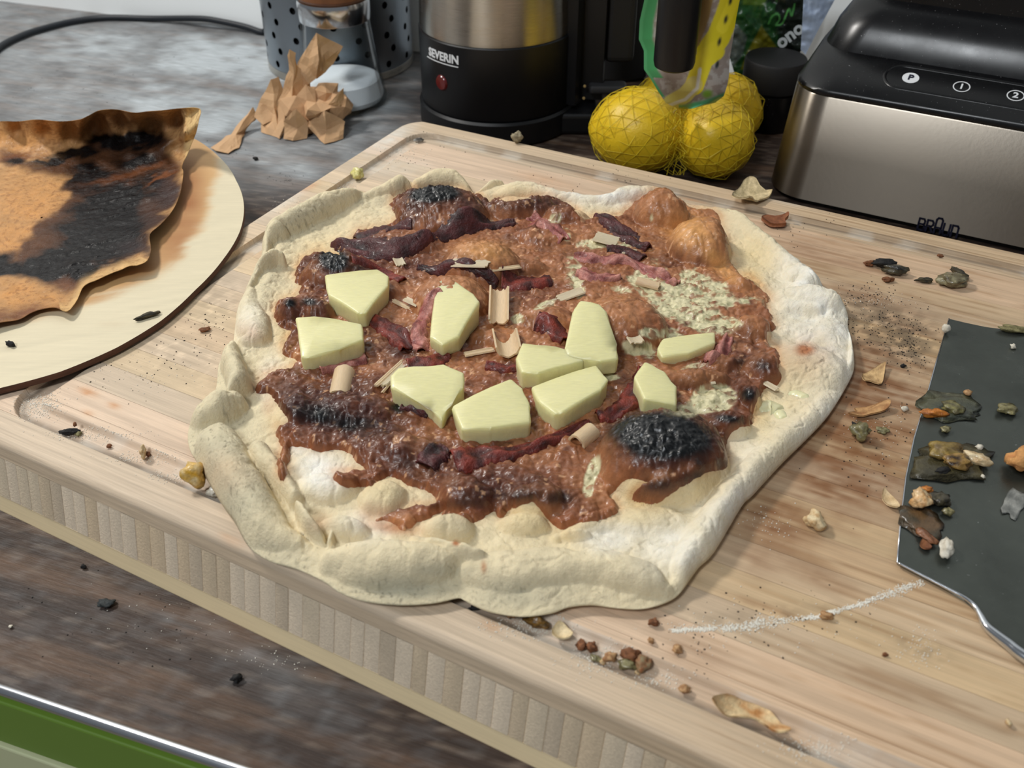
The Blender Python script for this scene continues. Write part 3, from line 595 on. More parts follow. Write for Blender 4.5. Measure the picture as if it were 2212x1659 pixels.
C = paint(C, np.clip(cm, 0, .95), (214, 206, 166)); C = paint(C, cm * (nf < 0.36) * 0.5, (150, 150, 104))
C = paint(C, ((fbm(X, Y, 300, 2, 88) > 0.80) & (cm < .3)) * 0.6, (220, 170, 128))
chm = mx(u, v, CHAR); C = paint(C, np.clip((chm - 0.12) * (0.65 + 0.8 * n), 0, 1), (36, 17, 15)); C = paint(C, np.clip((chm - 0.55) * 2.6 * (0.5 + 0.9 * n), 0, 1), (12, 14, 16))
C = C * (0.86 + 0.28 * nf[..., None])
keep = (s_ > -0.0026) & (dO > 0.003); fk = keep[:-1, :-1] & keep[1:, :-1] & keep[:-1, 1:] & keep[1:, 1:]
F = gridF(*sh).reshape(sh[0] - 1, sh[1] - 1, 4)[fk]
used = np.zeros(X.size, bool); used[F.ravel()] = True; rm = np.cumsum(used) - 1
V = np.stack([X, Y, hz + T], -1).reshape(-1, 3)[used]; F = rm[F]
mt = mesh_np('baked_topping', V, F, C.reshape(-1, 3)[used])
o = link('baked_topping', plocal(mt), M['sauce'], pizza); o['label'] = 'glossy brown baked topping with charred bubbles and pale melted cheese'
def surf(x, y):
    x = np.atleast_1d(np.asarray(x, float)); y = np.atleast_1d(np.asarray(y, float)); a = htop(x, y); return np.maximum(a[0], a[1]) + T
def hit(u, v):
    lo, z = 0, T + 0.010
    for k in range(9):
        x, y = P(u, v, z); z = 0.45 * z + 0.55 * float(surf(x, y)[0])
    return Vector((float(x), float(y), z))
def PL(me, o=None): return plocal(me)
# ham slices baked into the topping
def sheet(name, px, widths, off=0.0021, ruf=0.0022, rfreq=1.0, thick=0.0011, cols=((120, 40, 44), (170, 84, 84)), seed=0, curl=0.0):
    c = [hit(*p) for p in px]; pts = catmull([tuple(q) for q in c], 10, False); pts = [Vector(p) for p in pts]; n = len(pts); m = 13
    wv = np.interp(np.linspace(0, 1, n), np.linspace(0, 1, len(widths)), widths)
    A = np.zeros((n, m, 3)); 
    for i, p in enumerate(pts):
        t = pts[min(i + 1, n - 1)] - pts[max(i - 1, 0)]; t.z = 0; t.normalize(); nn = Vector((-t.y, t.x, 0)); ww = wv[i] * float(pxm(*px[0])) * 0.5
        for j in range(m):
            s = (j / (m - 1)) * 2 - 1; w_ = ww * (1.1 + 0.3 * mnoise.noise((i * .23, s * .5, seed)) + 0.35 * mnoise.noise((i * .8, s, seed + 40)) + 0.2 * mnoise.noise((i * 2.1, s, seed + 60))); q = p + nn * s * w_
            A[i, j] = (q.x, q.y, 0)
    base = surf(A[..., 0].ravel(), A[..., 1].ravel()).reshape(n, m)
    sm = base.copy()
    for _ in range(4): sm[1:-1] = (sm[:-2] + sm[1:-1] * 2 + sm[2:]) / 4; sm[:, 1:-1] = (sm[:, :-2] + sm[:, 1:-1] * 2 + sm[:, 2:]) / 4
    cc = np.zeros((n, m, 3)); lo, hi = lin(cols[0]), lin(cols[1])
    for i in range(n):
        for j in range(m):
            s = j / (m - 1); w1 = mnoise.noise((i * 0.16 * rfreq, s * 2.2, seed + 3.1)); w2 = mnoise.noise((i * 0.5, s * 6, seed + 8.1))
            A[i, j, 2] = max(sm[i, j] + off * (1.25 - 1.6 * abs(2 * s - 1) ** 4) + ruf * w1 * 1.6 * (1 - 0.5 * abs(2 * s - 1) ** 4) + 0.0006 * w2 + curl * (abs(2 * s - 1)) ** 3, base[i, j] - 0.001 if (i in (0, n - 1)) else base[i, j] - 0.0003 * abs(2 * s - 1) ** 2)
            q = min(1, max(0, 0.5 + 0.9 * w1 + 0.5 * w2)); cc[i, j] = lo * (1 - q) + hi * q
            if len(cols) > 2: 
                e = max(0, mnoise.noise((i * .3, s * 3, seed + 20)) * 1.6); cc[i, j] = cc[i, j] * (1 - min(e, .85)) + lin(cols[2]) * min(e, .85)
    B = A.copy(); B[..., 2] -= thick
    V = np.concatenate([A.reshape(-1, 3), B.reshape(-1, 3)]); F = [tuple(f) for f in gridF(n, m)] + [tuple(f[::-1] + n * m) for f in gridF(n, m)]
    N = n * m
    for i in range(n - 1):
        for j, s in ((0, 1), (m - 1, -1)):
            a, b = i * m + j, (i + 1) * m + j; q = (a, b, b + N, a + N); F.append(q if s > 0 else q[::-1])
    for j in range(m - 1):
        for i, s in ((0, -1), (n - 1, 1)):
            a, b = i * m + j, i * m + j + 1; q = (a, b, b + N, a + N); F.append(q if s > 0 else q[::-1])
    me = mesh_np(name, V, F, np.concatenate([cc.reshape(-1, 3)] * 2)); return me
PURP = ((50, 19, 20), (92, 42, 42), (30, 13, 13)); REDD = ((78, 22, 18), (136, 52, 38), (46, 16, 16)); PINK = ((140, 68, 64), (204, 142, 128), (96, 34, 32))
HAM = [([(722,530),(790,540),(860,535),(930,510)],[26,50,46,24],PURP,1,.003),([(900,520),(980,502),(1050,490),(1112,484)],[24,40,34,20],PURP,2,.002),
 ([(770,520),(830,505),(890,500)],[40,64,34],PURP,3,.001),([(905,575),(960,580),(1020,596),(1075,620)],[24,20,20,14],PURP,4,.002),([(760,560),(820,590),(870,610)],[24,30,24],REDD,5,.001),
 ([(1150,470),(1180,490),(1220,520)],[30,44,26],PINK,6,.003),([(1240,556),(1300,562),(1370,572),(1430,600),(1465,615)],[20,38,26,24,20],PINK,7,.004),([(1250,590),(1290,600),(1340,600)],[30,34,20],PINK,17,.002),
 ([(1084,600),(1130,612),(1190,606)],[40,56,34],REDD,8,.001),([(1290,468),(1330,492),(1370,520),(1402,540)],[20,40,40,18],PURP,9,.003),([(1390,560),(1350,545),(1310,540)],[24,30,24],PURP,19,.001),
 ([(1160,690),(1190,710),(1225,740)],[34,44,34],REDD,10,.002),([(950,630),(925,670),(905,720),(915,760)],[24,30,34,26],PINK,11,.002),([(880,790),(930,785),(965,770)],[44,52,30],REDD,12,.001),
 ([(690,800),(735,790),(790,775)],[26,44,28],PINK,13,.003),([(1525,785),(1555,765),(1572,735)],[20,34,24],PINK,14,.003),([(1385,800),(1370,850),(1330,890),(1290,905)],[20,44,40,26],REDD,15,.002),
 ([(980,1000),(1040,985),(1110,980),(1180,955),(1270,915)],[70,62,36,26,22],REDD,16,.002),([(870,880),(895,886),(925,900)],[26,22,12],PURP,18,.002),([(920,1010),(945,985),(965,975)],[50,54,30],PURP,21,.001),([(800,690),(850,720),(880,760)],[34,44,30],REDD,22,.001),
 ([(1130,790),(1090,800),(1050,790)],[20,30,20],REDD,23,.001)]
for px, wd, co, sd_, ru in HAM:
    o = link('ham_slice', PL(sheet('ham_slice', px, wd, ruf=ru, cols=co, seed=sd_)), M['ham'], pizza)
    o['label'] = {id(PURP): 'dark crisped purple-brown slice', id(REDD): 'dark red slice', id(PINK): 'pink slice'}[id(co)]
# ------------------------------------------------------------------ pineapple chunks and stalk pieces lying on the pizza
PINE = [
 ([(700,597),(821,589),(845,608),(843,633),(790,700),(773,700),(707,654)], (0.02, 0.0), 'pineapple chunk at the far left of the cluster, pointed end towards the front'),
 ([(640,697),(700,701),(788,713),(791,751),(734,773),(666,791),(648,790)], (0.0, 0.1), 'leftmost pineapple chunk, a long wedge with its wide end at the left'),
 ([(971,608),(943,618),(925,740),(953,760),(991,745),(1039,674),(1026,654)], (0.1, 0.1), 'tall pineapple chunk lying lengthwise beside the red ham'),
 ([(842,827),(858,810),(962,805),(1007,822),(1005,855),(972,891),(955,925),(929,898),(843,855)], (0.0, 0.15), 'pineapple chunk with a torn translucent corner, left of the front one'),
 ([(972,891),(1104,831),(1131,855),(1147,888),(1149,931),(1061,946),(992,946)], (0.0, 0.1), 'frontmost pineapple chunk, touching the torn one'),
 ([(1145,840),(1288,793),(1316,837),(1301,863),(1215,918),(1197,921),(1159,883)], (0.1, -0.05), 'pineapple chunk to the right of the frontmost one with a wet highlight'),
 ([(1126,751),(1111,792),(1124,827),(1162,830),(1266,797),(1262,780),(1200,764)], (0.0, 0.0), 'flat pineapple chunk wedged between two others in the middle'),
 ([(1250,668),(1235,688),(1217,764),(1222,779),(1266,789),(1298,794),(1339,789),(1334,762),(1309,693),(1293,678)], (0.05, 0.2), 'upright pineapple chunk with dark pepper specks'),
 ([(1389,796),(1364,832),(1389,883),(1465,893),(1462,852),(1432,817)], (-0.05, 0.1), 'pineapple chunk right of the middle, half sunk behind the black bubble'),
 ([(1429,737),(1545,720),(1548,748),(1490,775),(1428,781),(1415,760)], (0.0, 0.05), 'pineapple chunk baked under melted cheese on the right')]
for k, (poly, tilt, lab) in enumerate(PINE):
    cu = sum(p[0] for p in poly) / len(poly); cv = sum(p[1] for p in poly) / len(poly); c = hit(cu, cv)
    zs = sorted(hit(cu + a, cv + b).z for a, b in ((-30, 0), (30, 0), (0, 22), (0, -22), (0, 0))); zs = zs[2]
    th_ = 0.0115 if k < 9 else 0.006; zm = zs + th_ * 0.45
    w3 = [Vector((*map(float, P(u_, v_, zm)), 0)) for u_, v_ in poly]; cc = sum(w3, Vector()) / len(w3)
    pl = [((p - cc).x * 0.97, (p - cc).y * 0.86) for p in w3]
    pl = [p for i, p in enumerate(pl)]
    area_ = sum(pl[i - 1][0] * pl[i][1] - pl[i][0] * pl[i - 1][1] for i in range(len(pl)))
    if area_ < 0: pl = pl[::-1]
    bm = bmesh.new(); a = [bm.verts.new((p[0] * .96, p[1] * .96, -0.004)) for p in pl]; b = [bm.verts.new((p[0], p[1], th_ + tilt[0] * p[0] + tilt[1] * p[1])) for p in pl]
    bm.faces.new(a[::-1]); bm.faces.new(b); n_ = len(pl)
    for i in range(n_): bm.faces.new([a[i], a[(i + 1) % n_], b[(i + 1) % n_], b[i]])
    bmesh.ops.bevel(bm, geom=bm.edges[:], offset=0.0017, segments=3, profile=0.5, affect='EDGES')
    bmesh.ops.triangulate(bm, faces=[f for f in bm.faces if len(f.verts) > 4])
    bmesh.ops.subdivide_edges(bm, edges=bm.edges[:], cuts=2, use_grid_fill=True)
    bm.normal_update()
    fa = random.uniform(0, 3)
    for v_ in bm.verts:
        nz = mnoise.noise(v_.co * 190 + Vector((k * 7, 0, 0))); v_.co += v_.normal * (0.0005 * nz + 0.0003 * mnoise.noise(v_.co * 600))
        v_.co.z -= 0.9 * abs(v_.co.z > 0) * (v_.co.x ** 2 + v_.co.y ** 2) * 2.2
    o = link('pineapple_chunk', bm_me(bm, 'pineapple_chunk'), M['pine'], None, lab, 'pineapple', 'pineapple chunks on the pizza', None, (cc.x, cc.y, zs))
def gutter(name, L, Wd, depth, th=0.0007, nseg=12, arc=150, ragged=0.0):
    """a curved piece of stalk: an open half tube of length L"""
    A = R(arc); r = Wd / 2 / math.sin(min(A, math.pi) / 2); V = []; n = nseg + 1; F = []
    ls = 7
    for sgn in (0, 1):
        rr = r - sgn * th
        for i in range(ls):
            xx = -L / 2 + L * i / (ls - 1)
            for k in range(n):
                a = -A / 2 + A * k / nseg; e = ragged * mnoise.noise((k * 0.7, i * .1, L * 999)) * L * (1 if i in (0, ls - 1) else 0)
                V.append((xx + e, rr * math.sin(a), (r - rr * math.cos(a)) * depth))
    N = ls * n
    for f in gridF(ls, n): F.append(tuple(f)); F.append(tuple(f[::-1] + N))
    for i in range(ls - 1):
        for k, q in ((0, 0), (n - 1, 1)): a, b = i * n + k, (i + 1) * n + k; F.append((a, b, b + N, a + N))
    for k in range(n - 1):
        for i in (0, ls - 1): a, b = i * n + k, i * n + k + 1; F.append((a, b, b + N, a + N))
    me = mesh_np(name, V, F); bm = bmesh.new(); bm.from_mesh(me); bmesh.ops.recalc_face_normals(bm, faces=bm.faces); bm.to_mesh(me); bm.free(); me.set_sharp_from_angle(angle=R(40)); return me
STALK = [  # (u, v, length px, width px, turn of the length in the image, kind, rx, label)
 (1017,573,72,24,4,'flat','white stalk sliver lying by the orange bubble near the back'),(1092,583,62,10,-12,'rod','thin pointed beige stalk sliver beside the orange bubble'),
 (1078,668,62,42,92,'up','open trough-shaped stalk piece standing upright behind the middle pineapple'),(1094,752,50,54,80,'up','cupped boat-shaped stalk piece in the middle of the pizza'),
 (842,808,86,12,-48,'rod','left strip of the split stalk beside the torn pineapple'),(858,806,88,15,-50,'flat','broad strip of the split stalk beside the torn pineapple'),(846,826,60,7,-52,'rod','thinnest strip of the split stalk beside the torn pineapple'),
 (738,830,50,46,-75,'down','rounded tan stalk piece under the pink ham at the left'),(875,664,56,9,22,'rod','narrow stalk sliver left of the tall pineapple'),(890,655,34,18,30,'flat','small white stalk sliver left of the tall pineapple'),
 (1308,521,50,30,10,'flat','flat cream stalk piece near the back between dark ham and cheese'),(1262,945,44,42,-40,'down','curled cream stalk ring beside the black bubble'),
 (1366,741,40,32,60,'flat','white stalk piece at the left end of the cheese-covered pineapple'),(1232,640,54,20,-16,'flat','cream stalk piece in front of the red ham at the back'),
 (1035,763,64,12,-12,'rod','long beige sliver in front of the tall pineapple'),(1180,665,54,16,-35,'flat','cream stalk piece baked in cheese left of the brown dome'),(862,566,20,22,60,'flat','tiny pale stalk flake between the dark ham slices at left'),
 (1360,547,32,16,0,'flat','small beige curl on the dark ham at the back'),(1660,822,46,16,32,'flat','tan stalk sliver at the right edge of the topping'),(1540,830,10,6,0,'flat','tiny pale fleck on the orange ridge at right'),(1400,620,50,16,10,'down','small tan stalk curl below the pink ham')]
for u_, v_, Lp, Wp, an, kd, lab in STALK:
    c = hit(u_, v_); s = float(pxm(u_, v_)); r_ = R(an)
    a = hit(u_, v_); du, dv = math.cos(r_) * 10, math.sin(r_) * 10
    p0 = Vector((*map(float, P(u_, v_, c.z)), 0)); p1 = Vector((*map(float, P(u_ + du, v_ + dv, c.z)), 0)); dr = (p1 - p0); st_ = dr.length / (10 * s); yaw = math.atan2(dr.y, dr.x)
    Lw = Lp * s * st_; Ww = Wp * s * (1.35 if abs(an) < 30 else 1.0)
    if kd == 'up': me = gutter('stalk_piece', Lw, Ww, 1.0, 0.0011, arc=170, ragged=.1)
    elif kd == 'down': me = gutter('stalk_piece', Lw, Ww, 1.0, 0.0014, arc=190, ragged=.05)
    elif kd == 'rod': me = gutter('stalk_piece', Lw, Ww * 0.9, 0.8, 0.0012, arc=100, ragged=.1)
    else: me = gutter('stalk_piece', Lw, Ww, 0.7, 0.0012, arc=60, ragged=.12)
    o = link('stalk_piece', me, M['stalk'] if kd in ('up', 'down', 'rod') else M['stalk_white'], None, lab, 'stalk', 'pale stalk pieces scattered on the pizza', None, (c.x, c.y, c.z + (0.0004 if kd != 'down' else 0.005)))
    o.rotation_euler = (math.pi if kd == 'down' else (0.25 if kd == 'rod' else 0), random.uniform(-.12, .12), yaw)
# two melted glistening blobs of cheese that ran onto the crust
for pts, rr_ in (([(1638,876),(1660,878),(1684,884),(1690,890)], [30, 62, 52, 20]), ([(1690,852),(1718,850),(1740,858),(1748,864)], [16, 34, 34, 12]), ([(1668,884),(1686,892),(1694,902),(1696,906)], [20, 34, 30, 12])):
    pp = [hit(*p) - Vector((0, 0, max(rr_) * float(pxm(*p)) * 0.5 * 0.66)) for p in pts]; pp = [Vector(q) for q in catmull([tuple(p) for p in pp], 6, False)]
    rs = np.interp(np.linspace(0, 1, len(pp)), np.linspace(0, 1, len(rr_)), rr_) * float(pxm(*pts[0])) * 0.5
    me = tube('cheese_blob', pp, list(rs), 14); link('cheese_blob', PL(me), M['cheese'], pizza)

# ------------------------------------------------------------------ round plywood board with burnt parchment
ZP = T + 0.0012; PT = 0.0042
def circ3(a, b, c):
    ax, ay = a; bx, by = b; cx_, cy_ = c; d = 2 * (ax * (by - cy_) + bx * (cy_ - ay) + cx_ * (ay - by))
    ux = ((ax * ax + ay * ay) * (by - cy_) + (bx * bx + by * by) * (cy_ - ay) + (cx_ * cx_ + cy_ * cy_) * (ay - by)) / d
    uy = ((ax * ax + ay * ay) * (cx_ - bx) + (bx * bx + by * by) * (ax - cx_) + (cx_ * cx_ + cy_ * cy_) * (bx - ax)) / d
    return ux, uy, math.hypot(ax - ux, ay - uy)
EDGE = [(-150,292),(60,268),(200,268),(330,276),(423,301),(470,336),(510,390),(527,445),(518,500),(482,560),(420,628),(345,695),(250,752),(130,803),(0,838)]
ew = [tuple(map(float, P(u, v, ZP + PT))) for u, v in EDGE]
ef = ew[4:]; A_ = np.array([[2 * a, 2 * b, 1] for a, b in ef]); B_ = np.array([a * a + b * b for a, b in ef]); sol = np.linalg.lstsq(A_, B_, rcond=None)[0]
pcx, pcy = sol[0], sol[1]; pr_ = math.sqrt(sol[2] + pcx**2 + pcy**2)
print('round board', pcx, pcy, pr_)
rad_of = []
for a, b in ew: rad_of.append((math.atan2(b - pcy, a - pcx), math.hypot(a - pcx, b - pcy)))
rad_of.sort(); ra = np.array([q[0] for q in rad_of]); rv = np.array([q[1] for q in rad_of])
ply = empty('pizza_peel', (pcx, pcy, ZP), 'thin round plywood disc with charred rim, overlapping the bamboo board at the left', 'wooden disc')
nt_, nr_ = 360, 120; tt = np.linspace(0, 2 * math.pi, nt_, endpoint=False); ta = (tt + math.pi) % (2 * math.pi) - math.pi
def fall(a): # blend from the measured rim to the fitted circle away from the visible arc
    r = np.interp(a, ra, rv, left=rv[0], right=rv[-1]); dd = np.maximum(np.maximum(ra[0] - a, a - ra[-1]), 0); k = np.exp(-(dd / 0.25) ** 2)
    return r * k + pr_ * (1 - k)
Rr = fall(ta); ss_ = np.linspace(0.002, 1, nr_)
X = pcx + ss_[:, None] * (Rr * np.cos(tt))[None]; Y = pcy + ss_[:, None] * (Rr * np.sin(tt))[None]; Z = np.full(X.shape, ZP + PT)
u, v = proj(X, Y, Z); n = fbm(X, Y, 30, 4, 7); ga = R(20); gr = fbm((X * math.cos(ga) + Y * math.sin(ga)) * 1.0, (-X * math.sin(ga) + Y * math.cos(ga)) * 14, 14, 4, 9)
c = np.ones(X.shape + (3,)) * lin((214, 202, 172)) * (0.9 + 0.14 * gr[..., None])
SC_ = [(-140, 300), (440, 285), (480, 310), (470, 352), (455, 430), (443, 480), (405, 520), (398, 560), (330, 600), (230, 640), (150, 668), (60, 690), (-140, 712)]
sds = sdpoly(u, v, SC_) + 22 * (n - 0.5) + 26 * (gr - 0.5)
sc1 = ss(-16, 16, sds)
c = paint(c, sc1 * 0.85, (196, 150, 92)); c = paint(c, np.clip(mx(u, v, [(405,420,40,70,0,.85),(380,530,60,40,-40,.8),(250,640,90,20,-20,.5),(400,480,40,40,0,.7),(330,560,60,30,-30,.6),(120,690,120,14,-14,.4),(0,690,90,18,0,.8)]) * sc1 * (0.5 + 0.8 * n), 0, .9), (146, 88, 44))
c = paint(c, mx(u, v, [(500,350,26,18,40,.25),(60,690,80,10,-8,.35),(240,700,30,6,0,.2)]) * n, (176, 130, 92))
Zr = [0.0, -0.0006, -PT + 0.0004, -PT]; ext = []
for k_, q in ((1.0015, -0.0008), (1.001, -PT + 0.0004), (0.997, -PT)):
    ext.append((pcx + q * 0 + (Rr * k_) * np.cos(tt), pcy + (Rr * k_) * np.sin(tt), np.full(nt_, ZP + PT + q)))
top = np.stack([X, Y, Z], -1); me = mesh_np('disc_face', (top - np.array([pcx, pcy, ZP])).reshape(-1, 3), gridF(nr_, nt_, True), c.reshape(-1, 3)); link('disc_face', me, M['ply'], ply)
rows = [top[-1]] + [np.stack(e, -1) for e in ext] + [np.stack([pcx + 0.01 * np.cos(tt), pcy + 0.01 * np.sin(tt), np.full(nt_, ZP)], -1)]
me = mesh_np('charred_rim', (np.stack(rows) - np.array([pcx, pcy, ZP])).reshape(-1, 3), gridF(5, nt_, True)); me.set_sharp_from_angle(angle=R(40)); link('charred_rim', me, M['plyedge'], ply)
# burnt parchment
PB = [(-160,275),(-60,268),(0,262),(40,262),(80,258),(130,262),(170,258),(190,250),(215,238),(250,236),(290,243),(320,240),(350,238),(385,234),(420,232),(434,238),(430,258),(424,285),(414,310),(404,335),(396,350),(393,362),(396,372),(392,405),(384,432),(372,455),(350,482),(328,500),(323,512),(326,540),(318,562),(298,572),(280,574),(262,582),(240,590),(205,606),(190,612),(178,622),(165,650),(145,672),(118,664),(88,668),(66,676),(40,690),(0,696),(-60,705),(-160,715),(-230,620),(-260,480),(-220,330)]
pb = catmull(PB, 8); pb = pb[::-1]; cc_u, cc_v = 90, 470
nb, nr2 = len(pb), 150; s = np.linspace(0.004, 1, nr2) ** 0.9
bu = np.array([p[0] for p in pb]); bv = np.array([p[1] for p in pb])
U_ = cc_u + s[:, None] * (bu - cc_u)[None]; V_ = cc_v + s[:, None] * (bv - cc_v)[None]
edge = (s[:, None] ** 5) * np.ones((1, nb))
up = 0.006 + 0.022 * ss(330, 238, bv) * ss(-40, 120, bu) + 0.010 * ss(300, 262, bv) + 0.006 * ss(380, 430, bu) - 0.002 * ss(600, 700, bv)
Z = ZP + PT + 0.0016 + edge * np.maximum(up, 0.0015)[None, :]
X, Y = P(U_, V_, Z); fold = 0
ang_ = np.arctan2(V_ - cc_v, U_ - cc_u)
w1 = fbm(X, Y, 24, 3, 12) - 0.5; w2 = np.abs(fbm(X * 1.0, Y * 1.6, 46, 3, 17) - 0.5)
Z = Z + (0.0012 + 0.008 * edge) * w1 + 0.003 * edge * w2 + 0.0035 * (s[:, None] ** 3) * ss(360, 250, V_) * np.sin(U_ / 9.0 + 4 * w1) * (U_ < 400)
Z = np.maximum(Z, ZP + PT + 0.0007); X, Y = P(U_, V_, Z)
n = fbm(X, Y, 90, 4, 3); nf = fbm(X, Y, 420, 3, 5); wn = 60 * (fbm(X, Y, 60, 4, 6) - 0.5); u, v = U_ + wn * 0.6, V_ + wn * 0.5
c = np.ones(X.shape + (3,)) * lin((180, 138, 92)) * (0.88 + 0.2 * n[..., None])
c = paint(c, np.clip(mx(u, v, [(60,440,80,60,0,.6),(40,520,90,50,0,.6),(60,640,80,30,0,.7),(100,430,60,50,0,.5),(110,280,80,30,0,.6),(40,300,80,30,0,.5)]) * (0.5 + n), 0, .85), (196, 138, 78))
BK = [(60,360),(110,342),(150,330),(200,306),(240,300),(300,290),(350,292),(372,306),(360,330),(386,356),(388,400),(372,445),(340,480),(318,505),(318,545),(288,562),(225,578),(185,605),(130,618),(60,596),(0,600),(-120,590),(-120,560),(0,560),(40,545),(80,512),(92,470),(130,446),(150,400),(150,372),(100,368),(30,360),(0,345),(0,325),(30,330)]
sdb = sdpoly(u, v, BK)
brown = ss(-16, 8, sdb); c = paint(c, brown * 0.92, (70, 40, 27))
c = paint(c, np.clip(mx(u, v, [(250,262,56,18,0,.5),(200,276,46,20,0,.4),(330,268,36,20,0,.3),(30,335,60,14,0,.8),(230,625,50,16,-20,.6),(90,672,120,16,-6,.9),(160,610,40,20,0,.6),(20,690,90,12,0,.9)]) * (0.45 + n), 0, .88), (110, 66, 42))
BL = [(120,335,80,14,-10,1.0),(270,300,90,22,0,.85),(220,500,90,70,-20,1.1),(250,430,70,60,-20,.9),(110,575,100,24,-8,1.1),(0,580,60,24,0,1.0),(190,390,60,40,0,.6),(330,400,40,50,0,.45),(150,560,60,30,0,.9),(190,590,50,20,0,.8),(40,345,30,10,0,.7),(300,350,60,30,0,.5)]
c = paint(c, np.clip(brown * (mx(u, v, BL, 1.6) * 2.0 * (0.5 + 1.1 * n)), 0, .98), (11, 11, 13))
c = paint(c, brown * np.clip(mx(u, v, [(365,420,26,40,10,.7),(300,540,40,20,0,.5),(330,470,30,30,0,.4)]) , 0, 1), (58, 46, 46))
c = paint(c, brown * mx(u, v, [(270,380,90,10,-14,.5),(320,370,70,8,-20,.5),(350,385,40,5,-26,.8)]), (122, 70, 36))
lt = ss(0.62, 0.70, fbm(X * 0.8 + Y * .4, (Y - X * .4) * 3.2, 60, 3, 23)) * mx(u, v, [(270,430,80,60,-10,.9),(200,560,90,50,-10,.8),(260,300,90,20,0,.5)])
tl = edge * ss(0.86, 0.98, s[:, None]); c = paint(c, np.clip(tl * (1 - 0.2 * brown) * (bv[None] > 560) * (bu[None] > 130), 0, 1), (212, 172, 116)); c = paint(c, np.clip(ss(392, 410, U_) * ss(420, 330, V_), 0, .9), (222, 190, 134))
c = paint(c, np.clip(ss(0.6, .75, n) * ss(150, 60, u) * ss(400, 330, V_) * .4, 0, 1), (226, 180, 130))
mot = ((nf > 0.66) & (brown < 0.3)) * 0.4; c = paint(c, mot, (120, 74, 40))
Z = Z + brown * (0.0012 * lt + 0.0016 * (n - 0.5))
V3d = np.stack([X, Y, Z], -1); o0 = np.array([pcx, pcy, ZP])
V2 = V3d.copy(); V2[..., 2] -= 0.00035
N = nb * nr2; F1 = gridF(nr2, nb, True); F = np.concatenate([F1, F1[:, ::-1] + N]); j = np.arange(nb); a = (nr2 - 1) * nb + j; b = (nr2 - 1) * nb + (j + 1) % nb
F = np.concatenate([F, np.stack([a, a + N, b + N, b], -1)])
me = mesh_np('parchment', np.concatenate([V3d.reshape(-1, 3), V2.reshape(-1, 3)]), F, np.concatenate([c.reshape(-1, 3)] * 2))
link('baking_parchment', me, M['parch'], None, 'burnt sheet of baking parchment, black and brown, curling up on the round plywood disc', 'baking paper')

# ------------------------------------------------------------------ crumpled kraft paper
def flap(name, pts, base, seed, thick=0.0004, amp=0.004):
    """a creased paper sheet spanned between world points (fan from the middle)"""
    bm = bmesh.new(); P3 = [Vector(p) for p in pts]; c = sum(P3, Vector()) / len(P3) + Vector((0, 0, 0))
    vs = [bm.verts.new(p) for p in P3]; vc = bm.verts.new(c)
    for k in range(len(P3)): bm.faces.new((vs[k], vs[(k + 1) % len(P3)], vc))
    bmesh.ops.subdivide_edges(bm, edges=bm.edges[:], cuts=3, use_grid_fill=True)
    nn = (P3[1] - P3[0]).cross(P3[2] - P3[0]).normalized()
    for v_ in bm.verts: v_.co += nn * amp * (abs(mnoise.noise(v_.co * 45 + Vector((seed, 0, 0)))) * 2 - 0.3) + Vector([mnoise.noise(v_.co * 70 + Vector((seed, 9, k))) for k in range(3)]) * amp * 0.3
    ret = bmesh.ops.solidify(bm, geom=bm.faces[:], thickness=thick); return bm
cpw = empty('crumpled_paper', tuple(P(665, 300, 0)) + (0,), 'crumpled ball of brown kraft paper with a twisted tail before the glass grinder', 'paper')
fwd0 = float(P(665, 300, 0)[1]) + 0.028
def at(u, v, fw):               # point on the sight line at world depth fw
    x = (u - CX) / FPX; y = -(v - CY) / FPX; d = Vector((x, cp + y * sp, -sp + y * cp)); t = fw / d.y; return Vector((d.x * t, fw, CAMZ + d.z * t))
bm = bmesh.new(); bmesh.ops.create_icosphere(bm, subdivisions=4, radius=0.027)
cB = at(685, 245, fwd0)
for v_ in bm.verts:
    n_ = v_.co.normalized(); q = v_.co * 1.0
    d_ = mnoise.cell(q * 60) * 0.004 + (abs(mnoise.noise(q * 48)) * 2 - 0.5) * 0.013 + (abs(mnoise.noise(q * 110 + Vector((5, 0, 0))))) * 0.006
    v_.co = n_ * (0.0235 + d_); v_.co.x *= 1.05; v_.co += cB
    v_.co.z = max(v_.co.z, 0.0006)
bmesh.ops.decimate if False else None
me = bm_me(bm, 'paper_ball', False); o = link('paper_ball', me, M['kraft'], cpw); me.transform(Matrix.Translation(-cpw.location))
dm = o.modifiers.new('d', 'DECIMATE'); dm.ratio = 0.16
FL = [([(605,300),(565,285),(558,225),(585,170),(600,165),(612,215),(618,270)], [0,.0,.006,.012,.016,.01,.0]),([(600,300),(595,235),(618,165),(626,106),(638,112),(640,140),(668,160),(672,190),(650,230)], [0,0,.006,.004,.006,.008,.012,.012,.004]),
 ([(625,210),(645,135),(683,71),(690,130),(682,170)], [.008,.012,.014,.004,.004]),([(682,168),(686,72),(741,100),(722,140),(684,172)], [.006,.012,.022,.018,.008]),
 ([(548,250),(560,222),(590,235),(588,262),(568,272)], [-.004,.004,.002,-.006,-.01]),([(466,328),(455,318),(500,290),(545,232),(556,248),(530,280),(516,320),(492,332)], [-.03,-.03,-.015,.002,0,-.01,-.022,-.03]),
 ([(614,300),(612,262),(640,235),(664,262),(660,300),(634,304)], [-.016,-.024,-.028,-.026,-.02,-.02]),([(690,300),(660,268),(700,240),(745,262),(740,300),(700,312)], [-.01,-.024,-.026,-.016,-.006,-.012]),([(700,235),(742,190),(745,215),(722,250),(698,252)], [-.018,-.012,-.01,-.016,-.024])]
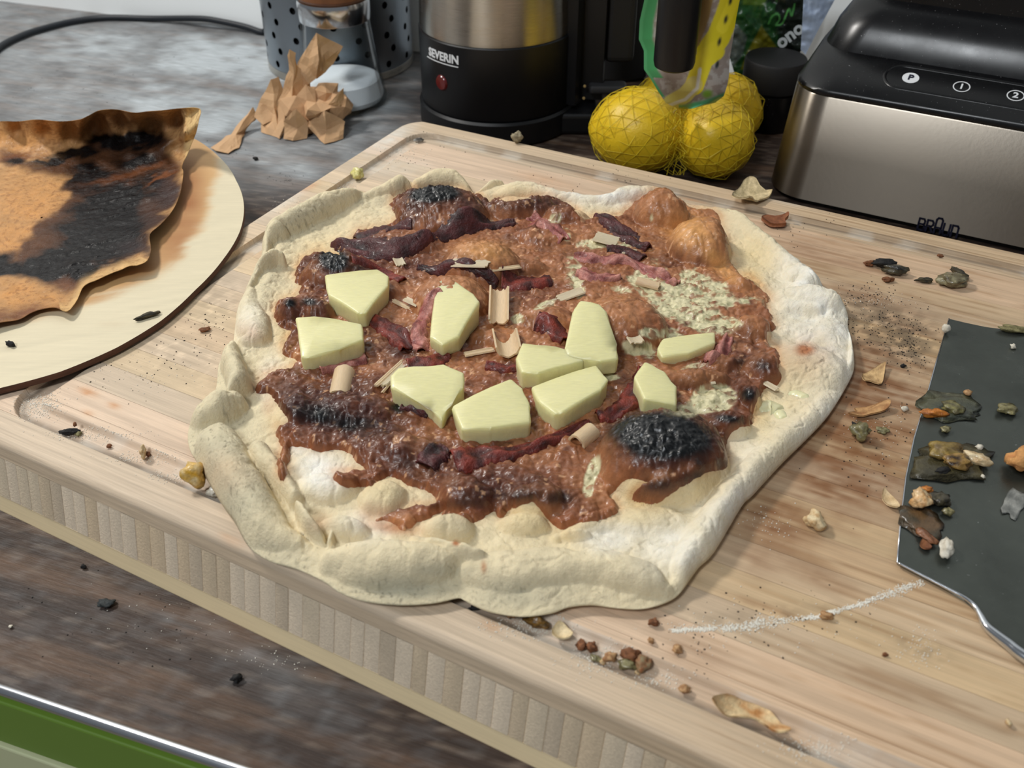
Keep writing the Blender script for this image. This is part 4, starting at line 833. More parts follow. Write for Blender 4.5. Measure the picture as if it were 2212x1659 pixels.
for k_, (pp, dz) in enumerate(FL):
    w3 = []
    for (u_, v_), d_ in zip(pp, dz):
        q = at(u_, v_, fwd0 + d_)
        if q.z < 0.001: q = V3(u_, v_, 0.001)
        w3.append(q - cpw.location)
    bm = flap('fold', w3, None, k_ * 3.1, amp=0.0035)
    for v_ in bm.verts: v_.co.z = max(v_.co.z, 0.0006)
    link('paper_fold', bm_me(bm, 'paper_fold', False), M['kraft'], cpw)

# ------------------------------------------------------------------ things at the back of the worktop
def place(u, fw):               # a point on the worktop seen in column u, fw metres ahead
    v_ = CY - FPX * math.tan(PITCH - math.atan2(CAMZ, fw)); d = fw * cp + CAMZ * sp; return Vector(((u - CX) / FPX * d, fw, 0))
# glass salt grinder
c = place(742, 1.003)
jar = empty('salt_grinder', c, 'clear glass salt grinder with chrome collar and wooden top, behind the crumpled paper', 'salt grinder')
gi = [(0, .004), (.040, .004), (.0425, .009), (.0405, .020), (.0350, .055), (.0325, .078), (.0322, .084)]
go = [(.0322, .0845), (.0342, .0845), (.0345, .078), (.0372, .055), (.0425, .020), (.0448, .008), (.0440, .002), (.041, .0004), (0, .0004)]
link('glass_body', lathe('glass_body', [(r, z) for r, z in gi] + go, 72), M['glass'], jar)
link('salt', lathe('salt', [(0, .0265), (.030, .028), (.0385, .0250), (.0395, .020), (.0420, .0095), (.0398, .0046), (0, .0044)], 60), M['salt'], jar)
link('chrome_collar', lathe('chrome_collar', [(0, .0848), (.0346, .0848), (.0352, .0858), (.0354, .102), (.0346, .1045), (.033, .105), (0, .105)], 64), M['chrome'], jar)
link('wooden_top', lathe('wooden_top', [(0, .1052), (.0330, .1052), (.0350, .108), (.0352, .14), (.031, .155), (.012, .162), (0, .163)], 64), M['capwood'], jar)
# perforated steel cutlery holder
c = place(738, 1.122)
hold = empty('cutlery_holder', c, 'perforated stainless steel cutlery drainer standing behind the salt grinder', 'cutlery holder')
nc, nrw, Rh, Hh = 30, 12, 0.080, 0.20; V = []; F = []
def addv(a, z, r): V.append((r * math.cos(a), r * math.sin(a), z)); return len(V) - 1
for r_, flip in ((Rh, 1), (Rh - 0.0012, -1)):
    for i in range(nrw):
        for j in range(nc):
            off = 0.5 * (i % 2); a0 = 2 * math.pi * (j + off) / nc; a1 = 2 * math.pi * (j + 1 + off) / nc; z0 = 0.008 + (Hh - 0.016) * i / nrw; z1 = 0.008 + (Hh - 0.016) * (i + 1) / nrw; am, zm = (a0 + a1) / 2, (z0 + z1) / 2
            hole = (j % 2 == 0)
            sq = [addv(a0 + (a1 - a0) * s, z0 + (z1 - z0) * t, r_) for s, t in ((0, 0), (.5, 0), (1, 0), (1, .5), (1, 1), (.5, 1), (0, 1), (0, .5))]
            if hole:
                ho = [addv(am + math.cos(R(q)) * 0.0038 / Rh, zm + math.sin(R(q)) * 0.0038, r_) for q in (225, 270, 315, 0, 45, 90, 135, 180)]
                for k_ in range(8):
                    f = (sq[k_], sq[(k_ + 1) % 8], ho[(k_ + 1) % 8], ho[k_]); F.append(f if flip > 0 else f[::-1])
            else:
                ce = addv(am, zm, r_)
                for k_ in range(8):
                    f = (sq[k_], sq[(k_ + 1) % 8], ce, ce); f = (sq[k_], sq[(k_ + 1) % 8], ce); F.append(f if flip > 0 else f[::-1])
bm = bmesh.new(); vs = [bm.verts.new(p) for p in V]
for f in F:
    try: bm.faces.new([vs[i] for i in f])
    except Exception: pass
bmesh.ops.remove_doubles(bm, verts=bm.verts[:], dist=1e-5)
me = bpy.data.meshes.new('perforated_wall'); bm.to_mesh(me); bm.free(); me.shade_smooth()
link('perforated_wall', me, M['steel_cool'], hold)
link('added_dark_liner', lathe('added_dark_liner', [(0, .010), (Rh - .005, .010), (Rh - .005, .196), (Rh - .007, .196), (Rh - .007, .012), (0, .012)], 48), M['black_soft'], hold)  # dark cylinder added inside so the holes look dark
link('rim_band', lathe('rim_band', [(Rh - .001, Hh - .009), (Rh + .0006, Hh - .009), (Rh + .001, Hh), (Rh - .001, Hh + .001), (Rh - .001, Hh - .009)], 64), M['steel'], hold)
link('holder_base', lathe('holder_base', [(0, .0004), (Rh - .001, .0004), (Rh + .0004, .001), (Rh + .0004, .0085), (Rh - .0015, .009), (Rh - .003, .003), (0, .003)], 64), M['steel'], hold)
for k_, (dx, dy, hh, m_, nm) in enumerate(((-.03, .01, .24, 'black', 'dark-handled utensil at the left of the steel holder'), (.035, .01, .25, 'black_soft', 'dark-handled utensil at the right of the steel holder'), (0.0, -.03, .23, 'grey_dark', 'grey-handled utensil at the front of the steel holder'))):
    me = tube('utensil', [(0, 0, .0035), (0, 0, .06), (0.002, 0, hh)], [.004, .011, .012], 14); o = link('utensil', me, M[m_], None, nm, 'utensil', 'utensils in the cutlery holder', None, c + Vector((dx, dy, 0)))
# kettle
kx = place(1076, 0.962)
ket = empty('electric_kettle', kx, 'black and brushed steel electric kettle with a red indicator, behind the bamboo board', 'kettle')
rb = 0.0728
def front_z(v_, fw): return CAMZ - fw * math.tan(PITCH - math.atan((CY - v_) / FPX))
zs_ = front_z(264, kx.y - rb); zt_ = front_z(106, kx.y - rb)
link('power_base', lathe('power_base', [(0, .0005), (rb + .001, .0005), (rb + .0035, .003), (rb + .0035, zs_ - .003), (rb + .0015, zs_ - .0008), (0, zs_ - .0008)], 96), M['black'], ket)
bt = rbox('base_tongue', 0.0, rb + .024, -.045, .05, .0006, zs_ - .004, .004, 3); o = link('base_tongue', bt, M['black'], ket)
link('lower_band', lathe('lower_band', [(0, zs_), (rb + .0005, zs_), (rb + .0012, zs_ + .001), (rb + .0012, zt_ - .001), (rb + .0004, zt_), (0, zt_)], 96), M['black'], ket)
link('steel_body', lathe('steel_body', [(0, zt_ + .0002), (rb - .0004, zt_ + .0002), (rb + .0002, zt_ + .004), (rb - .003, .21), (rb - .012, .222), (0, .224)], 128), M['steel'], ket)
ha = R(-18)
def hb(name, a0, a1, r0, r1, z0, z1, m_):
    V = []; n_ = 12
    for a in np.linspace(a0, a1, n_):
        for r, z in ((r0, z0), (r1, z0), (r1, z1), (r0, z1)): V.append((r * math.cos(a), r * math.sin(a), z))
    bm = bmesh.new(); vs = [bm.verts.new(p) for p in V]
    for i in range(n_ - 1):
        for k_ in range(4): bm.faces.new([vs[i * 4 + k_], vs[i * 4 + (k_ + 1) % 4], vs[i * 4 + 4 + (k_ + 1) % 4], vs[i * 4 + 4 + k_]])
    bm.faces.new(vs[:4][::-1]); bm.faces.new(vs[-4:]); me = bm_me(bm, name); me.set_sharp_from_angle(angle=R(35)); return link(name, me, M[m_], ket)
hb('handle_column', R(-14), R(12), rb - .004, rb + .030, zs_ + .002, .215, 'black')
hb('handle_root', R(-28), R(-14), rb - .002, rb + .010, zs_ + .002, .215, 'black')
link('handle_grip', rbox('handle_grip', rb + .028, rb + .056, -.018, .014, .06, .20, .006, 3), M['black_soft'], ket)
link('switch_lever', rbox('switch_lever', rb + .014, rb + .050, -.034, -.016, .036, .044, .003, 3), M['grey_dark'], ket)
def wraptext(txt, size, r, amid, z, m_, name, shear=0, bold=0.0):
    cu = bpy.data.curves.new(name, 'FONT'); cu.body = txt; cu.size = size; cu.align_x = 'CENTER'; cu.align_y = 'CENTER'; cu.offset = bold; cu.extrude = 0.0002; cu.resolution_u = 3; cu.shear = shear
    o = bpy.data.objects.new(name, cu); COL.objects.link(o); dg = bpy.context.evaluated_depsgraph_get(); dg.update(); me = bpy.data.meshes.new_from_object(o.evaluated_get(dg)); bpy.data.objects.remove(o)
    if r:
        for v_ in me.vertices:
            a = amid + v_.co.x / r; q = r + v_.co.z; v_.co = Vector((q * math.cos(a), q * math.sin(a), z + v_.co.y))
    me.materials.clear(); return me
def ang_for(px):                # angle around the kettle for a photo column on its front
    s_ = (px - 1076) / 157.0; return -math.pi / 2 + math.asin(max(-1, min(1, s_)))
at_ = ang_for(971); zz_ = front_z(122, kx.y - rb * math.sin(-at_))
link('lettering', wraptext('SEVERIN', 0.0105, rb + .0014, at_, zz_, 'white_print', 'lettering', bold=0.0003), M['white_print'], ket)
hb('lettering_underline', ang_for(940), ang_for(1003), rb + .0010, rb + .0016, zz_ - .0062, zz_ - .0055, 'white_print')
a_ = ang_for(968); zz2 = front_z(178, kx.y - rb * math.sin(-a_)); V = []
me = lathe('indicator', [(0, .0022), (.006, .0018), (.0072, .0006), (.0074, 0), (0, -.001)], 28); me.transform(Matrix.Translation(((rb + .0008) * math.cos(a_), (rb + .0008) * math.sin(a_), zz2)) @ Matrix.Rotation(a_, 4, 'Z') @ Matrix.Rotation(R(90), 4, 'Y')); link('indicator', me, M['red'], ket)
for px, py in ((1263, 186), (1261, 212)):
    q = at(px, py, kx.y - .028) - kx; me = lathe('mark', [(0, .001), (.0012, .0008), (.0014, 0), (0, 0)], 14); me.transform(Matrix.Translation(q) @ Matrix.Rotation(R(90), 4, 'X')); link('level_mark', me, M['brass'], ket)
# dark canister behind the kettle handle
c = place(1330, 1.10); o = link('storage_canister', lathe('storage_canister', [(0, .0004), (.043, .0004), (.045, .003), (.045, .20), (.043, .202), (.0, .202)], 64), M['grey_dark'], None, 'dark grey storage canister standing in shadow behind the kettle handle', 'canister', None, None, c)
# lemons in a net
LEM = [((1378, 292), .0365, .840, (10, 0, -8), 'left lemon in the yellow net, its tip pointing left', 1.16), ((1543, 305), .0335, .830, (20, 30, 70), 'right front lemon in the yellow net, with small dark spots', 1.08), ((1452, 240), .033, .905, (0, 0, 20), 'lemon at the back left in the yellow net, mostly hidden', 1.12), ((1566, 240), .033, .893, (0, 20, 60), 'lemon at the back right in the yellow net, in shadow', 1.12)]
def lemon_me(name, r, el, grow=0.0, net=False):
    bm = bmesh.new(); bmesh.ops.create_uvsphere(bm, u_segments=18 if net else 48, v_segments=13 if net else 32, radius=1)
    for v_ in bm.verts:
        p = v_.co.copy(); t = abs(p.z); rr = (r + grow); tip = 0.10 * max(0, (t - 0.86) / 0.14) ** 1.6
        v_.co = Vector((p.x * rr, p.y * rr, math.copysign((t * (el - 0.06) + tip) * rr, p.z)))
        if not net: v_.co *= 1 + 0.012 * mnoise.noise(p * 3)
    if net:
        for v_ in bm.verts: v_.co.rotate(Euler((0, 0, v_.co.z * 18))); v_.co += Vector([mnoise.noise(v_.co * 60 + Vector((k_ * 5, 0, 0))) for k_ in range(3)]) * 0.0016
        bmesh.ops.triangulate(bm, faces=bm.faces[:])
        es = [e for e in bm.edges if abs(e.verts[0].co.z - e.verts[1].co.z) < 0.0016]
        me = bpy.data.meshes.new(name); bmesh.ops.delete(bm, geom=es, context='EDGES_FACES') if False else None
    return bm
netbm = bmesh.new()
for (pu, pv), r, fw, rot, lab, el in LEM:
    q = at(pu, pv, fw); q.z = max(q.z, r + 0.0015) if fw < .86 else max(q.z, r + .001)
    bm = lemon_me('lemon', r, el); M_ = Euler(tuple(R(a) for a in rot)).to_matrix().to_4x4() @ Matrix.Rotation(R(-90 if 'left lemon' in lab else 90), 4, 'Y')
    me = bm_me(bm, 'lemon'); me.transform(M_); link('lemon', me, M['lemon'], None, lab, 'lemon', 'lemons in the net', None, q)
    b2 = bmesh.new(); bmesh.ops.create_icosphere(b2, subdivisions=3 if fw < .86 else 3, radius=1)
    for v_ in b2.verts:
        p = v_.co.copy(); t = abs(p.x); rr = r + .0012; v_.co = Vector((p.x * rr * el, p.y * rr, p.z * rr)) + Vector([mnoise.noise(p * 9 + Vector((k_ * 5, 0, 0))) for k_ in range(3)]) * 0.0036
    v_map = {}
    RM = Euler(tuple(R(a) for a in rot)).to_matrix()
    for v_ in b2.verts:
        w_ = RM @ v_.co; w_ = w_ + q; w_.z = max(w_.z, .001); v_map[v_.index] = netbm.verts.new(w_)
    for e in b2.edges: netbm.edges.new((v_map[e.verts[0].index], v_map[e.verts[1].index]))
    b2.free()
# net stretched between the two front lemons
for k_ in range(9):
    for j in range(16):
        pass
rows = []
for j in range(13):
    t = j / 12; row = []
    for k_ in range(6):
        s_ = k_ / 5; uu = 1440 + 42 * s_ + 6 * math.sin(j * 2.1 + k_); vv = 232 + 146 * t; fw = .815 + .02 * abs(s_ - .5) * -1 + .012 * (t - .5) ** 2; q = at(uu, vv, fw - .004); q.z = max(q.z, .0012); row.append(netbm.verts.new(q))
    rows.append(row)
for j in range(12):
    for k_ in range(5):
        netbm.edges.new((rows[j][k_], rows[j + 1][k_ + 1])); netbm.edges.new((rows[j][k_ + 1], rows[j + 1][k_]))
# tubes along every strand
nv = []; nf_ = []
for e in netbm.edges:
    a, b = e.verts[0].co, e.verts[1].co; d = (b - a)
    if d.length < 1e-6: continue
    d.normalize(); s1 = d.cross(Vector((.3, .2, 1))).normalized(); s2 = d.cross(s1); base = len(nv); rr = 0.00026
    for p in (a, b):
        for k_ in range(3): aa = 2 * math.pi * k_ / 3; nv.append(p + (s1 * math.cos(aa) + s2 * math.sin(aa)) * rr)
    for k_ in range(3): nf_.append((base + k_, base + (k_ + 1) % 3, base + 3 + (k_ + 1) % 3, base + 3 + k_))
netbm.free()
nb_ = empty('lemon_net', tuple(P(1460, 330, 0)) + (0,), 'yellow net bag stretched over the lemons with a green and yellow printed tag', 'net bag')
me = mesh_np('net_mesh', [v_ - nb_.location for v_ in nv], nf_); link('net_mesh', me, M['net'], nb_)
# printed tag: a curved film in front of the net
TL_ = [(1396,-60),(1392,0),(1382,45),(1380,85),(1391,110),(1391,150),(1404,168),(1420,195),(1438,222),(1460,233),(1480,236)]
TR_ = [(1612,-60),(1598,0),(1590,40),(1584,80),(1576,130),(1575,160),(1572,180),(1566,200),(1563,208),(1545,222),(1500,234)]
m_ = 70; nL = 120; Lp = np.array(TL_, float); Rp = np.array(TR_, float); tq = np.linspace(0, 1, len(TL_)); t = np.linspace(0, 1, nL)
Lx = np.stack([np.interp(t, tq, Lp[:, 0]), np.interp(t, tq, Lp[:, 1])], 1); Rx = np.stack([np.interp(t, tq, Rp[:, 0]), np.interp(t, tq, Rp[:, 1])], 1); s = np.linspace(0, 1, m_)
U_ = Lx[:, None, 0] * (1 - s) + Rx[:, None, 0] * s; V_ = Lx[:, None, 1] * (1 - s) + Rx[:, None, 1] * s
FW = .800 + .012 * np.cos(s * math.pi * 1.2 + .3)[None] + .004 * np.sin(t * 7)[:, None] - .008 * (1 - t)[:, None]
x_ = (U_ - CX) / FPX; y_ = -(V_ - CY) / FPX; dyy = cp + y_ * sp; tt_ = FW / dyy; XX = x_ * tt_; ZZ = CAMZ + (-sp + y_ * cp) * tt_
c = np.ones(U_.shape + (3,)) * lin((150, 138, 130)); n = fbm(U_ / 100, V_ / 100, 9, 3, 2)
c = paint(c, np.clip(.6 * ss(.45, .6, n), 0, 1), (186, 182, 176))
def seg_m(u, v, pts, r): return ss(r, r - 3, segd(u, v, pts))
c = paint(c, ss(34, 26, U_ - Lx[:, None, 0]) * (V_ < 168), (66, 150, 92)); c = paint(c, ss(8, 5, U_ - Lx[:, None, 0]) * (V_ < 210), (84, 168, 110))
c = paint(c, seg_m(U_, V_, [(1600,-60),(1572,30),(1552,80),(1530,110)], 27), (226, 212, 36)); c = paint(c, seg_m(U_, V_, [(1545,110),(1520,130),(1500,185)], 22), (232, 216, 44)); c = paint(c, seg_m(U_, V_, [(1560,60),(1590,-10)], 14), (240, 226, 50))
c = paint(c, seg_m(U_, V_, [(1538,-40),(1518,40),(1500,90)], 14), (150, 124, 74)); c = paint(c, seg_m(U_, V_, [(1500,182),(1480,205),(1450,222)], 19), (222, 212, 120)); c = paint(c, seg_m(U_, V_, [(1512,150),(1506,190),(1480,215),(1445,228)], 5), (240, 242, 236))
for a, b in ((1568, 42), (1554, 90), (1549, 140), (1578, 2)): c = paint(c, splat(U_, V_, a, b, 4, 10, 14, 2), (30, 40, 40))
c = paint(c, splat(U_, V_, 1528, 203, 12, 10, 0, 2), (120, 160, 60))
c = paint(c, ss(-16, -8, -(np.interp(U_, [1440, 1480, 1530, 1566], [238, 238, 226, 212]) - V_)) * (V_ > 190) * (U_ > 1466), (92, 176, 128))
V = np.stack([XX, np.broadcast_to(FW, XX.shape), ZZ], -1) - np.array(nb_.location); V2 = V.copy(); V2[..., 1] += .0004
F1 = gridF(nL, m_); me = mesh_np('printed_tag', np.concatenate([V.reshape(-1, 3), V2.reshape(-1, 3)]), np.concatenate([F1[:, ::-1], F1 + nL * m_]), np.concatenate([c.reshape(-1, 3)] * 2)); link('printed_tag', me, M['tag'], nb_)
# black utensil handle in front of the tag
q = at(1455, 148, .772); hd = empty('kitchen_utensil', q, 'black cylindrical utensil handle hanging in front of the lemon net tag', 'utensil')
link('grip', lathe('grip', [(0, -.0005), (.011, .0), (.0150, .0022), (.0160, .006), (.0162, .06), (.0155, .12), (.012, .16), (0, .165)], 48), M['black'], hd)
me = rbox('badge', -.005, .005, -.0004, .0003, -.012, .006, .0002); me.transform(Matrix.Translation((.0055, -.0155, .071)) @ Matrix.Rotation(R(22), 4, 'Z')); link('badge', me, mat('badge', base=(178, 172, 164), rough=.5), hd)
# lidded black jar between the lemons and the steel appliance
c = place(1655, .945); jr = empty('black_jar', c, 'black lidded jar standing in the gap between the lemons and the steel appliance', 'jar')
link('jar_body', lathe('jar_body', [(0, .0004), (.026, .0004), (.0275, .003), (.0275, .036), (.025, .038), (0, .038)], 56), M['gloss'], jr)
link('jar_lid', lathe('jar_lid', [(0, .0385), (.0285, .0385), (.0292, .040), (.0292, .064), (.028, .0662), (0, .0668)], 56), M['black_soft'], jr)
# crumpled shopping bag (dark green) and pale blue paper behind
def film(name, polyL, polyR, fwf, colf, mt_, label, cat, nL=60, m_=60, thick=.0006, wr=.006, seed=0, ext=None):
    t = np.linspace(0, 1, nL); s = np.linspace(0, 1, m_); Lp = np.array(polyL, float); Rp = np.array(polyR, float); tq = np.linspace(0, 1, len(Lp)); tr = np.linspace(0, 1, len(Rp))
    U_ = np.interp(t, tq, Lp[:, 0])[:, None] * (1 - s) + np.interp(t, tr, Rp[:, 0])[:, None] * s; V_ = np.interp(t, tq, Lp[:, 1])[:, None] * (1 - s) + np.interp(t, tr, Rp[:, 1])[:, None] * s
    FW = fwf + wr * (fbm(U_ / 100, V_ / 100, 3.0, 3, seed) - .5) * 2; x_ = (U_ - CX) / FPX; y_ = -(V_ - CY) / FPX; tt_ = FW / (cp + y_ * sp); XX = x_ * tt_; ZZ = np.maximum(CAMZ + (-sp + y_ * cp) * tt_, .001)
    V = np.stack([XX, FW, ZZ], -1); o0 = V.reshape(-1, 3).mean(0); o0[2] = V[..., 2].min(); V = V - o0; V2 = V.copy(); V2[..., 1] += thick; F1 = gridF(nL, m_); c = colf(U_, V_) if colf else None
    N = nL * m_; i = np.arange(m_ - 1); j = np.arange(nL - 1) * m_; side = [np.stack([i, i + 1, i + 1 + N, i + N], -1), np.stack([(nL - 1) * m_ + i, (nL - 1) * m_ + i + N, (nL - 1) * m_ + i + 1 + N, (nL - 1) * m_ + i + 1], -1), np.stack([j, j + N, j + m_ + N, j + m_], -1), np.stack([j + m_ - 1, j + 2 * m_ - 1, j + 2 * m_ - 1 + N, j + m_ - 1 + N], -1)]
    me = mesh_np(name, np.concatenate([V.reshape(-1, 3), V2.reshape(-1, 3)]), np.concatenate([F1[:, ::-1], F1 + N] + side), None if c is None else np.concatenate([c.reshape(-1, 3)] * 2)); me.set_sharp_from_angle(angle=R(60))
    return link(name, me, M[mt_], None, label, cat, None, None, tuple(o0))
def bagc(U_, V_):
    n = fbm(U_ / 100, V_ / 100, 6, 4, 4); c = np.ones(U_.shape + (3,)) * lin((26, 34, 28)); c = paint(c, ss(60, 30, np.abs(U_ - 1610 - .3 * (V_))) * .8, (38, 82, 42))
    c = paint(c, np.clip(ss(.5, .62, n) * .6 * (U_ < 1680), 0, 1), (44, 96, 44)); sd = sdpoly(U_, V_, [(1645, 56), (1690, 120), (1680, 150), (1600, 150), (1615, 110)]); c = paint(c, ss(-3, 3, sd), (116, 112, 26))
    c = paint(c, ss(-3, 3, sdpoly(U_, V_, [(1590,50),(1614,80),(1604,120),(1578,150),(1575,60)])) * .8, (104, 112, 108)); c = paint(c, ss(-3, 3, sdpoly(U_, V_, [(1600,-60),(1680,-60),(1650,12),(1605,10)])), (88, 116, 40))
    c = paint(c, ss(2.6, 1.4, segd(U_, V_, catmull([(1660,52),(1668,35),(1680,30),(1684,42),(1676,54),(1690,50),(1704,20),(1710,34),(1716,10)], 5, False))), (88, 160, 84)); return c
film('snack_bag', [(1560, -90), (1568, 30), (1575, 120), (1590, 170)], [(1790, -90), (1765, 30), (1745, 90), (1700, 150)], .985, bagc, 'bagfilm', 'dark green printed plastic bag standing behind the black jar', 'bag', seed=3, nL=110, m_=110)
bagt = wraptext('ono', 0.0175, 0, 0, 0, 'white_print', 'bag_lettering', bold=.0006); bag_o = bpy.data.objects['snack_bag']
q = at(1706, 76, .974); bagt.transform(Matrix.Translation(q - bag_o.location) @ Matrix.Rotation(R(90 - 20), 4, 'X') @ Matrix.Rotation(R(38), 4, 'Z')); link('lettering', bagt, mat('bag_print', base=(170, 176, 178), rough=.5), bag_o)
film('folded_paper', [(1738, -70), (1736, 0), (1733, 60), (1730, 108)], [(1830, -70), (1803, 0), (1770, 60), (1740, 118)], .935, None, 'bluepaper', 'pale blue paper wedged beside the steel appliance', 'paper', seed=9, wr=.003)
# steel kitchen appliance at the right
fcor = V3(1672, 432, 0)          # foot of its rounded left front corner
ap = empty('food_processor', (fcor.x, fcor.y, 0), 'brushed steel appliance with glossy black control panel behind the board at the right', 'food processor', rz=-BA)
# local axes: x along the bamboo board's long edge, y away; front bottom edge at y = 0
FZ = []
AW, AD, AH = 0.30, 0.20, front_z(196, fcor.y + .006)
def ring(x0, x1, y0, y1, r, z, n_=14): return [(px, py, z) for px, py in rrect(x0, x1, y0, y1, r, n_)]
def loft(name, rings, m_, parent, cap0=True, cap1=True, ang=40):
    bm = bmesh.new(); rr_ = [[bm.verts.new(p) for p in rg] for rg in rings]; n_ = len(rings[0])
    for a, b in zip(rr_[:-1], rr_[1:]):
        for k_ in range(n_): bm.faces.new([a[k_], a[(k_ + 1) % n_], b[(k_ + 1) % n_], b[k_]])
    if cap0: bm.faces.new(rr_[0][::-1])
    if cap1: bm.faces.new(rr_[-1])
    me = bm_me(bm, name); me.set_sharp_from_angle(angle=R(ang)); return link(name, me, m_, parent)
tp = .006
rc_ = .034
loft('base_foot', [ring(-.004, AW + .004, .006, AD - .006, rc_, .0006), ring(-.004, AW + .004, .006, AD - .006, rc_, .006)], M['black_soft'], ap)
loft('steel_housing', [ring(-.012, AW + .006, 0, AD, rc_, .0062), ring(-.012 + tp * .5, AW, tp * .4, AD - tp * .4, rc_, AH * .5), ring(-.012 + tp, AW, tp, AD - tp, rc_, AH - .001), ring(-.012 + tp + .0006, AW, tp + .0006, AD - tp, rc_, AH)], M['steel_warm'], ap)
x0 = -.012 + tp + .0002
R0 = [ring(x0, AW, tp + .0002, AD - tp, rc_, AH + .0002), ring(x0, AW, tp, AD - tp, rc_, AH + .003), ring(x0 + .0012, AW, tp + .0015, AD - tp, rc_, AH + .0055), ring(x0 + .006, AW, tp + .048, AD - tp, .03, AH + .021)]
loft('black_panel', R0 , M['gloss'], ap)
x1 = x0 + .008
loft('upper_collar', [ring(x1, AW, tp + .0485, AD - .008, .03, AH + .019), ring(x1 + .0015, AW, tp + .050, AD - .01, .03, AH + .0235), ring(x1 + .006, AW, tp + .056, AD - .012, .03, AH + .038), ring(x1 + .014, AW, tp + .068, AD - .014, .03, AH + .052), ring(x1 + .02, AW, tp + .080, AD - .016, .03, AH + .057), ring(x1 + .022, AW, tp + .084, AD - .016, .03, AH + .12)], M['gloss'], ap)
# control recess with the keys P, 1, 2 on the sloping panel
slope = math.atan2(.0155, .0465)
pm = Matrix.Translation((0, tp + .0015, AH + .0055)) @ Matrix.Rotation(slope, 4, 'X')
iv = (Matrix.Translation(ap.location) @ Matrix.Rotation(-BA, 4, 'Z') @ pm).inverted()
def onpanel(u_, v_):
    x = (u_ - CX) / FPX; y = -(v_ - CY) / FPX; d = iv.to_3x3() @ Vector((x, cp + y * sp, -sp + y * cp)); o_ = iv @ Vector((0, 0, CAMZ)); t_ = -o_.z / d.z; return o_ + d * t_
k1 = onpanel(1967, 169); k2 = onpanel(2077, 188); k3 = onpanel(2206, 211); ry_ = (k1.y + k2.y) / 2
print('keys', k1, k2, k3, 'AH', AH)
xr0, xr1, hw = k1.x - .021, k1.x + .16, .0155
def band(pts_out, pts_in, z0, z1, z2, name, m_):
    bm = bmesh.new(); A1 = [bm.verts.new((p[0], p[1], z0)) for p in pts_out]; B1 = [bm.verts.new(((p[0] + q[0]) / 2, (p[1] + q[1]) / 2, z1)) for p, q in zip(pts_out, pts_in)]; C1 = [bm.verts.new((p[0], p[1], z2)) for p in pts_in]; n_ = len(A1)
    for X1, Y1 in ((A1, B1), (B1, C1)):
        for k_ in range(n_): bm.faces.new([X1[k_], X1[(k_ + 1) % n_], Y1[(k_ + 1) % n_], Y1[k_]])
    me = bm_me(bm, name); me.transform(pm); return link(name, me, m_, ap)
band(rrect(xr0, xr1, ry_ - hw, ry_ + hw, hw - .0001, 12), rrect(xr0 + .003, xr1 - .003, ry_ - hw + .003, ry_ + hw - .003, hw - .0031, 12), -.0002, .0013, -.0001, 'recess_rim', M['gloss'])
def disc(name, c_, r, z0, z1, m_, rin=0):
    if rin: me = lathe(name, [(rin, z0), (r, z0), (r, z1), (rin, z1), (rin, z0)], 40)
    else: me = lathe(name, [(0, z0), (r, z0), (r, z1), (0, z1)], 40)
    me.transform(pm @ Matrix.Translation((c_.x, c_.y, 0))); return link(name, me, m_, ap)
def ptxt(s_, c_, size, z, m_, name, bold=.0002):
    me = wraptext(s_, size, 0, 0, 0, '', name, bold=bold); me.transform(pm @ Matrix.Translation((c_.x, c_.y, z))); return link(name, me, m_, ap)
disc('key_pulse', k1, .0063, .0002, .0004, M['white_print']); ptxt('P', k1, .0085, .0007, M['navy_print'], 'key_letter')
disc('key_ring', k2, .0063, .0002, .0004, M['white_print'], .0055); ptxt('1', k2, .0085, .0004, M['white_print'], 'key_number')
k3 = Vector((k1.x + (k2.x - k1.x) * 2.02, ry_, 0))
disc('key_ring', k3, .0063, .0002, .0004, M['white_print'], .0055); ptxt('2', k3, .0085, .0004, M['white_print'], 'key_number')
# maker's lettering low on the steel front
im = (Matrix.Translation(ap.location) @ Matrix.Rotation(-BA, 4, 'Z')).inverted(); o_ = im @ Vector((0, 0, CAMZ))
def onfront(u_, v_, yl=0.0008):
    x = (u_ - CX) / FPX; y = -(v_ - CY) / FPX; d = im.to_3x3() @ Vector((x, cp + y * sp, -sp + y * cp)); t_ = (yl - o_.y) / d.y; return o_ + d * t_
b0 = onfront(1983, 488); b1 = onfront(2074, 502); hgt = (onfront(2028, 478) - onfront(2028, 512)).z
print('letters', b0, b1, hgt)
wx_ = b1.x - b0.x; lh = .0095
GL = {'B': [[(0,0),(0,1),(.5,1),(.62,.85),(.62,.62),(.5,.52),(0,.52)],[(.5,.52),(.68,.4),(.68,.12),(.55,0),(0,0)]], 'R': [[(0,0),(0,1),(.5,1),(.64,.86),(.64,.64),(.5,.5),(0,.5)],[(.35,.5),(.66,0)]], 'A': [[(0,0),(0,1.2),(.14,1.36),(.5,1.36),(.64,1.2),(.64,0)],[(0,.5),(.64,.5)]],
      'U': [[(0,1),(0,.14),(.14,0),(.5,0),(.64,.14),(.64,1)]], 'N': [[(0,0),(0,1),(.5,1),(.64,.86),(.64,0)]]}
lv, lf = [], []
for i, ch in enumerate('BRAUN'):
    ox = b0.x + i * wx_ / 5
    for st_ in GL[ch]:
        for a, b in zip(st_[:-1], st_[1:]):
            p = Vector((ox + a[0] * wx_ / 5 * 1.12, a[1] * lh)); q_ = Vector((ox + b[0] * wx_ / 5 * 1.12, b[1] * lh)); d = (q_ - p).normalized() * .0006; nrm = Vector((-d.y, d.x)) * 1.3; b_ = len(lv)
            for w_, yy in ((p - d + nrm, 0), (q_ + d + nrm, 0), (q_ + d - nrm, 0), (p - d - nrm, 0)): lv.append((w_.x, -.0004 + .0022 * 0, w_.y))
            lf.append((b_, b_ + 1, b_ + 2, b_ + 3))
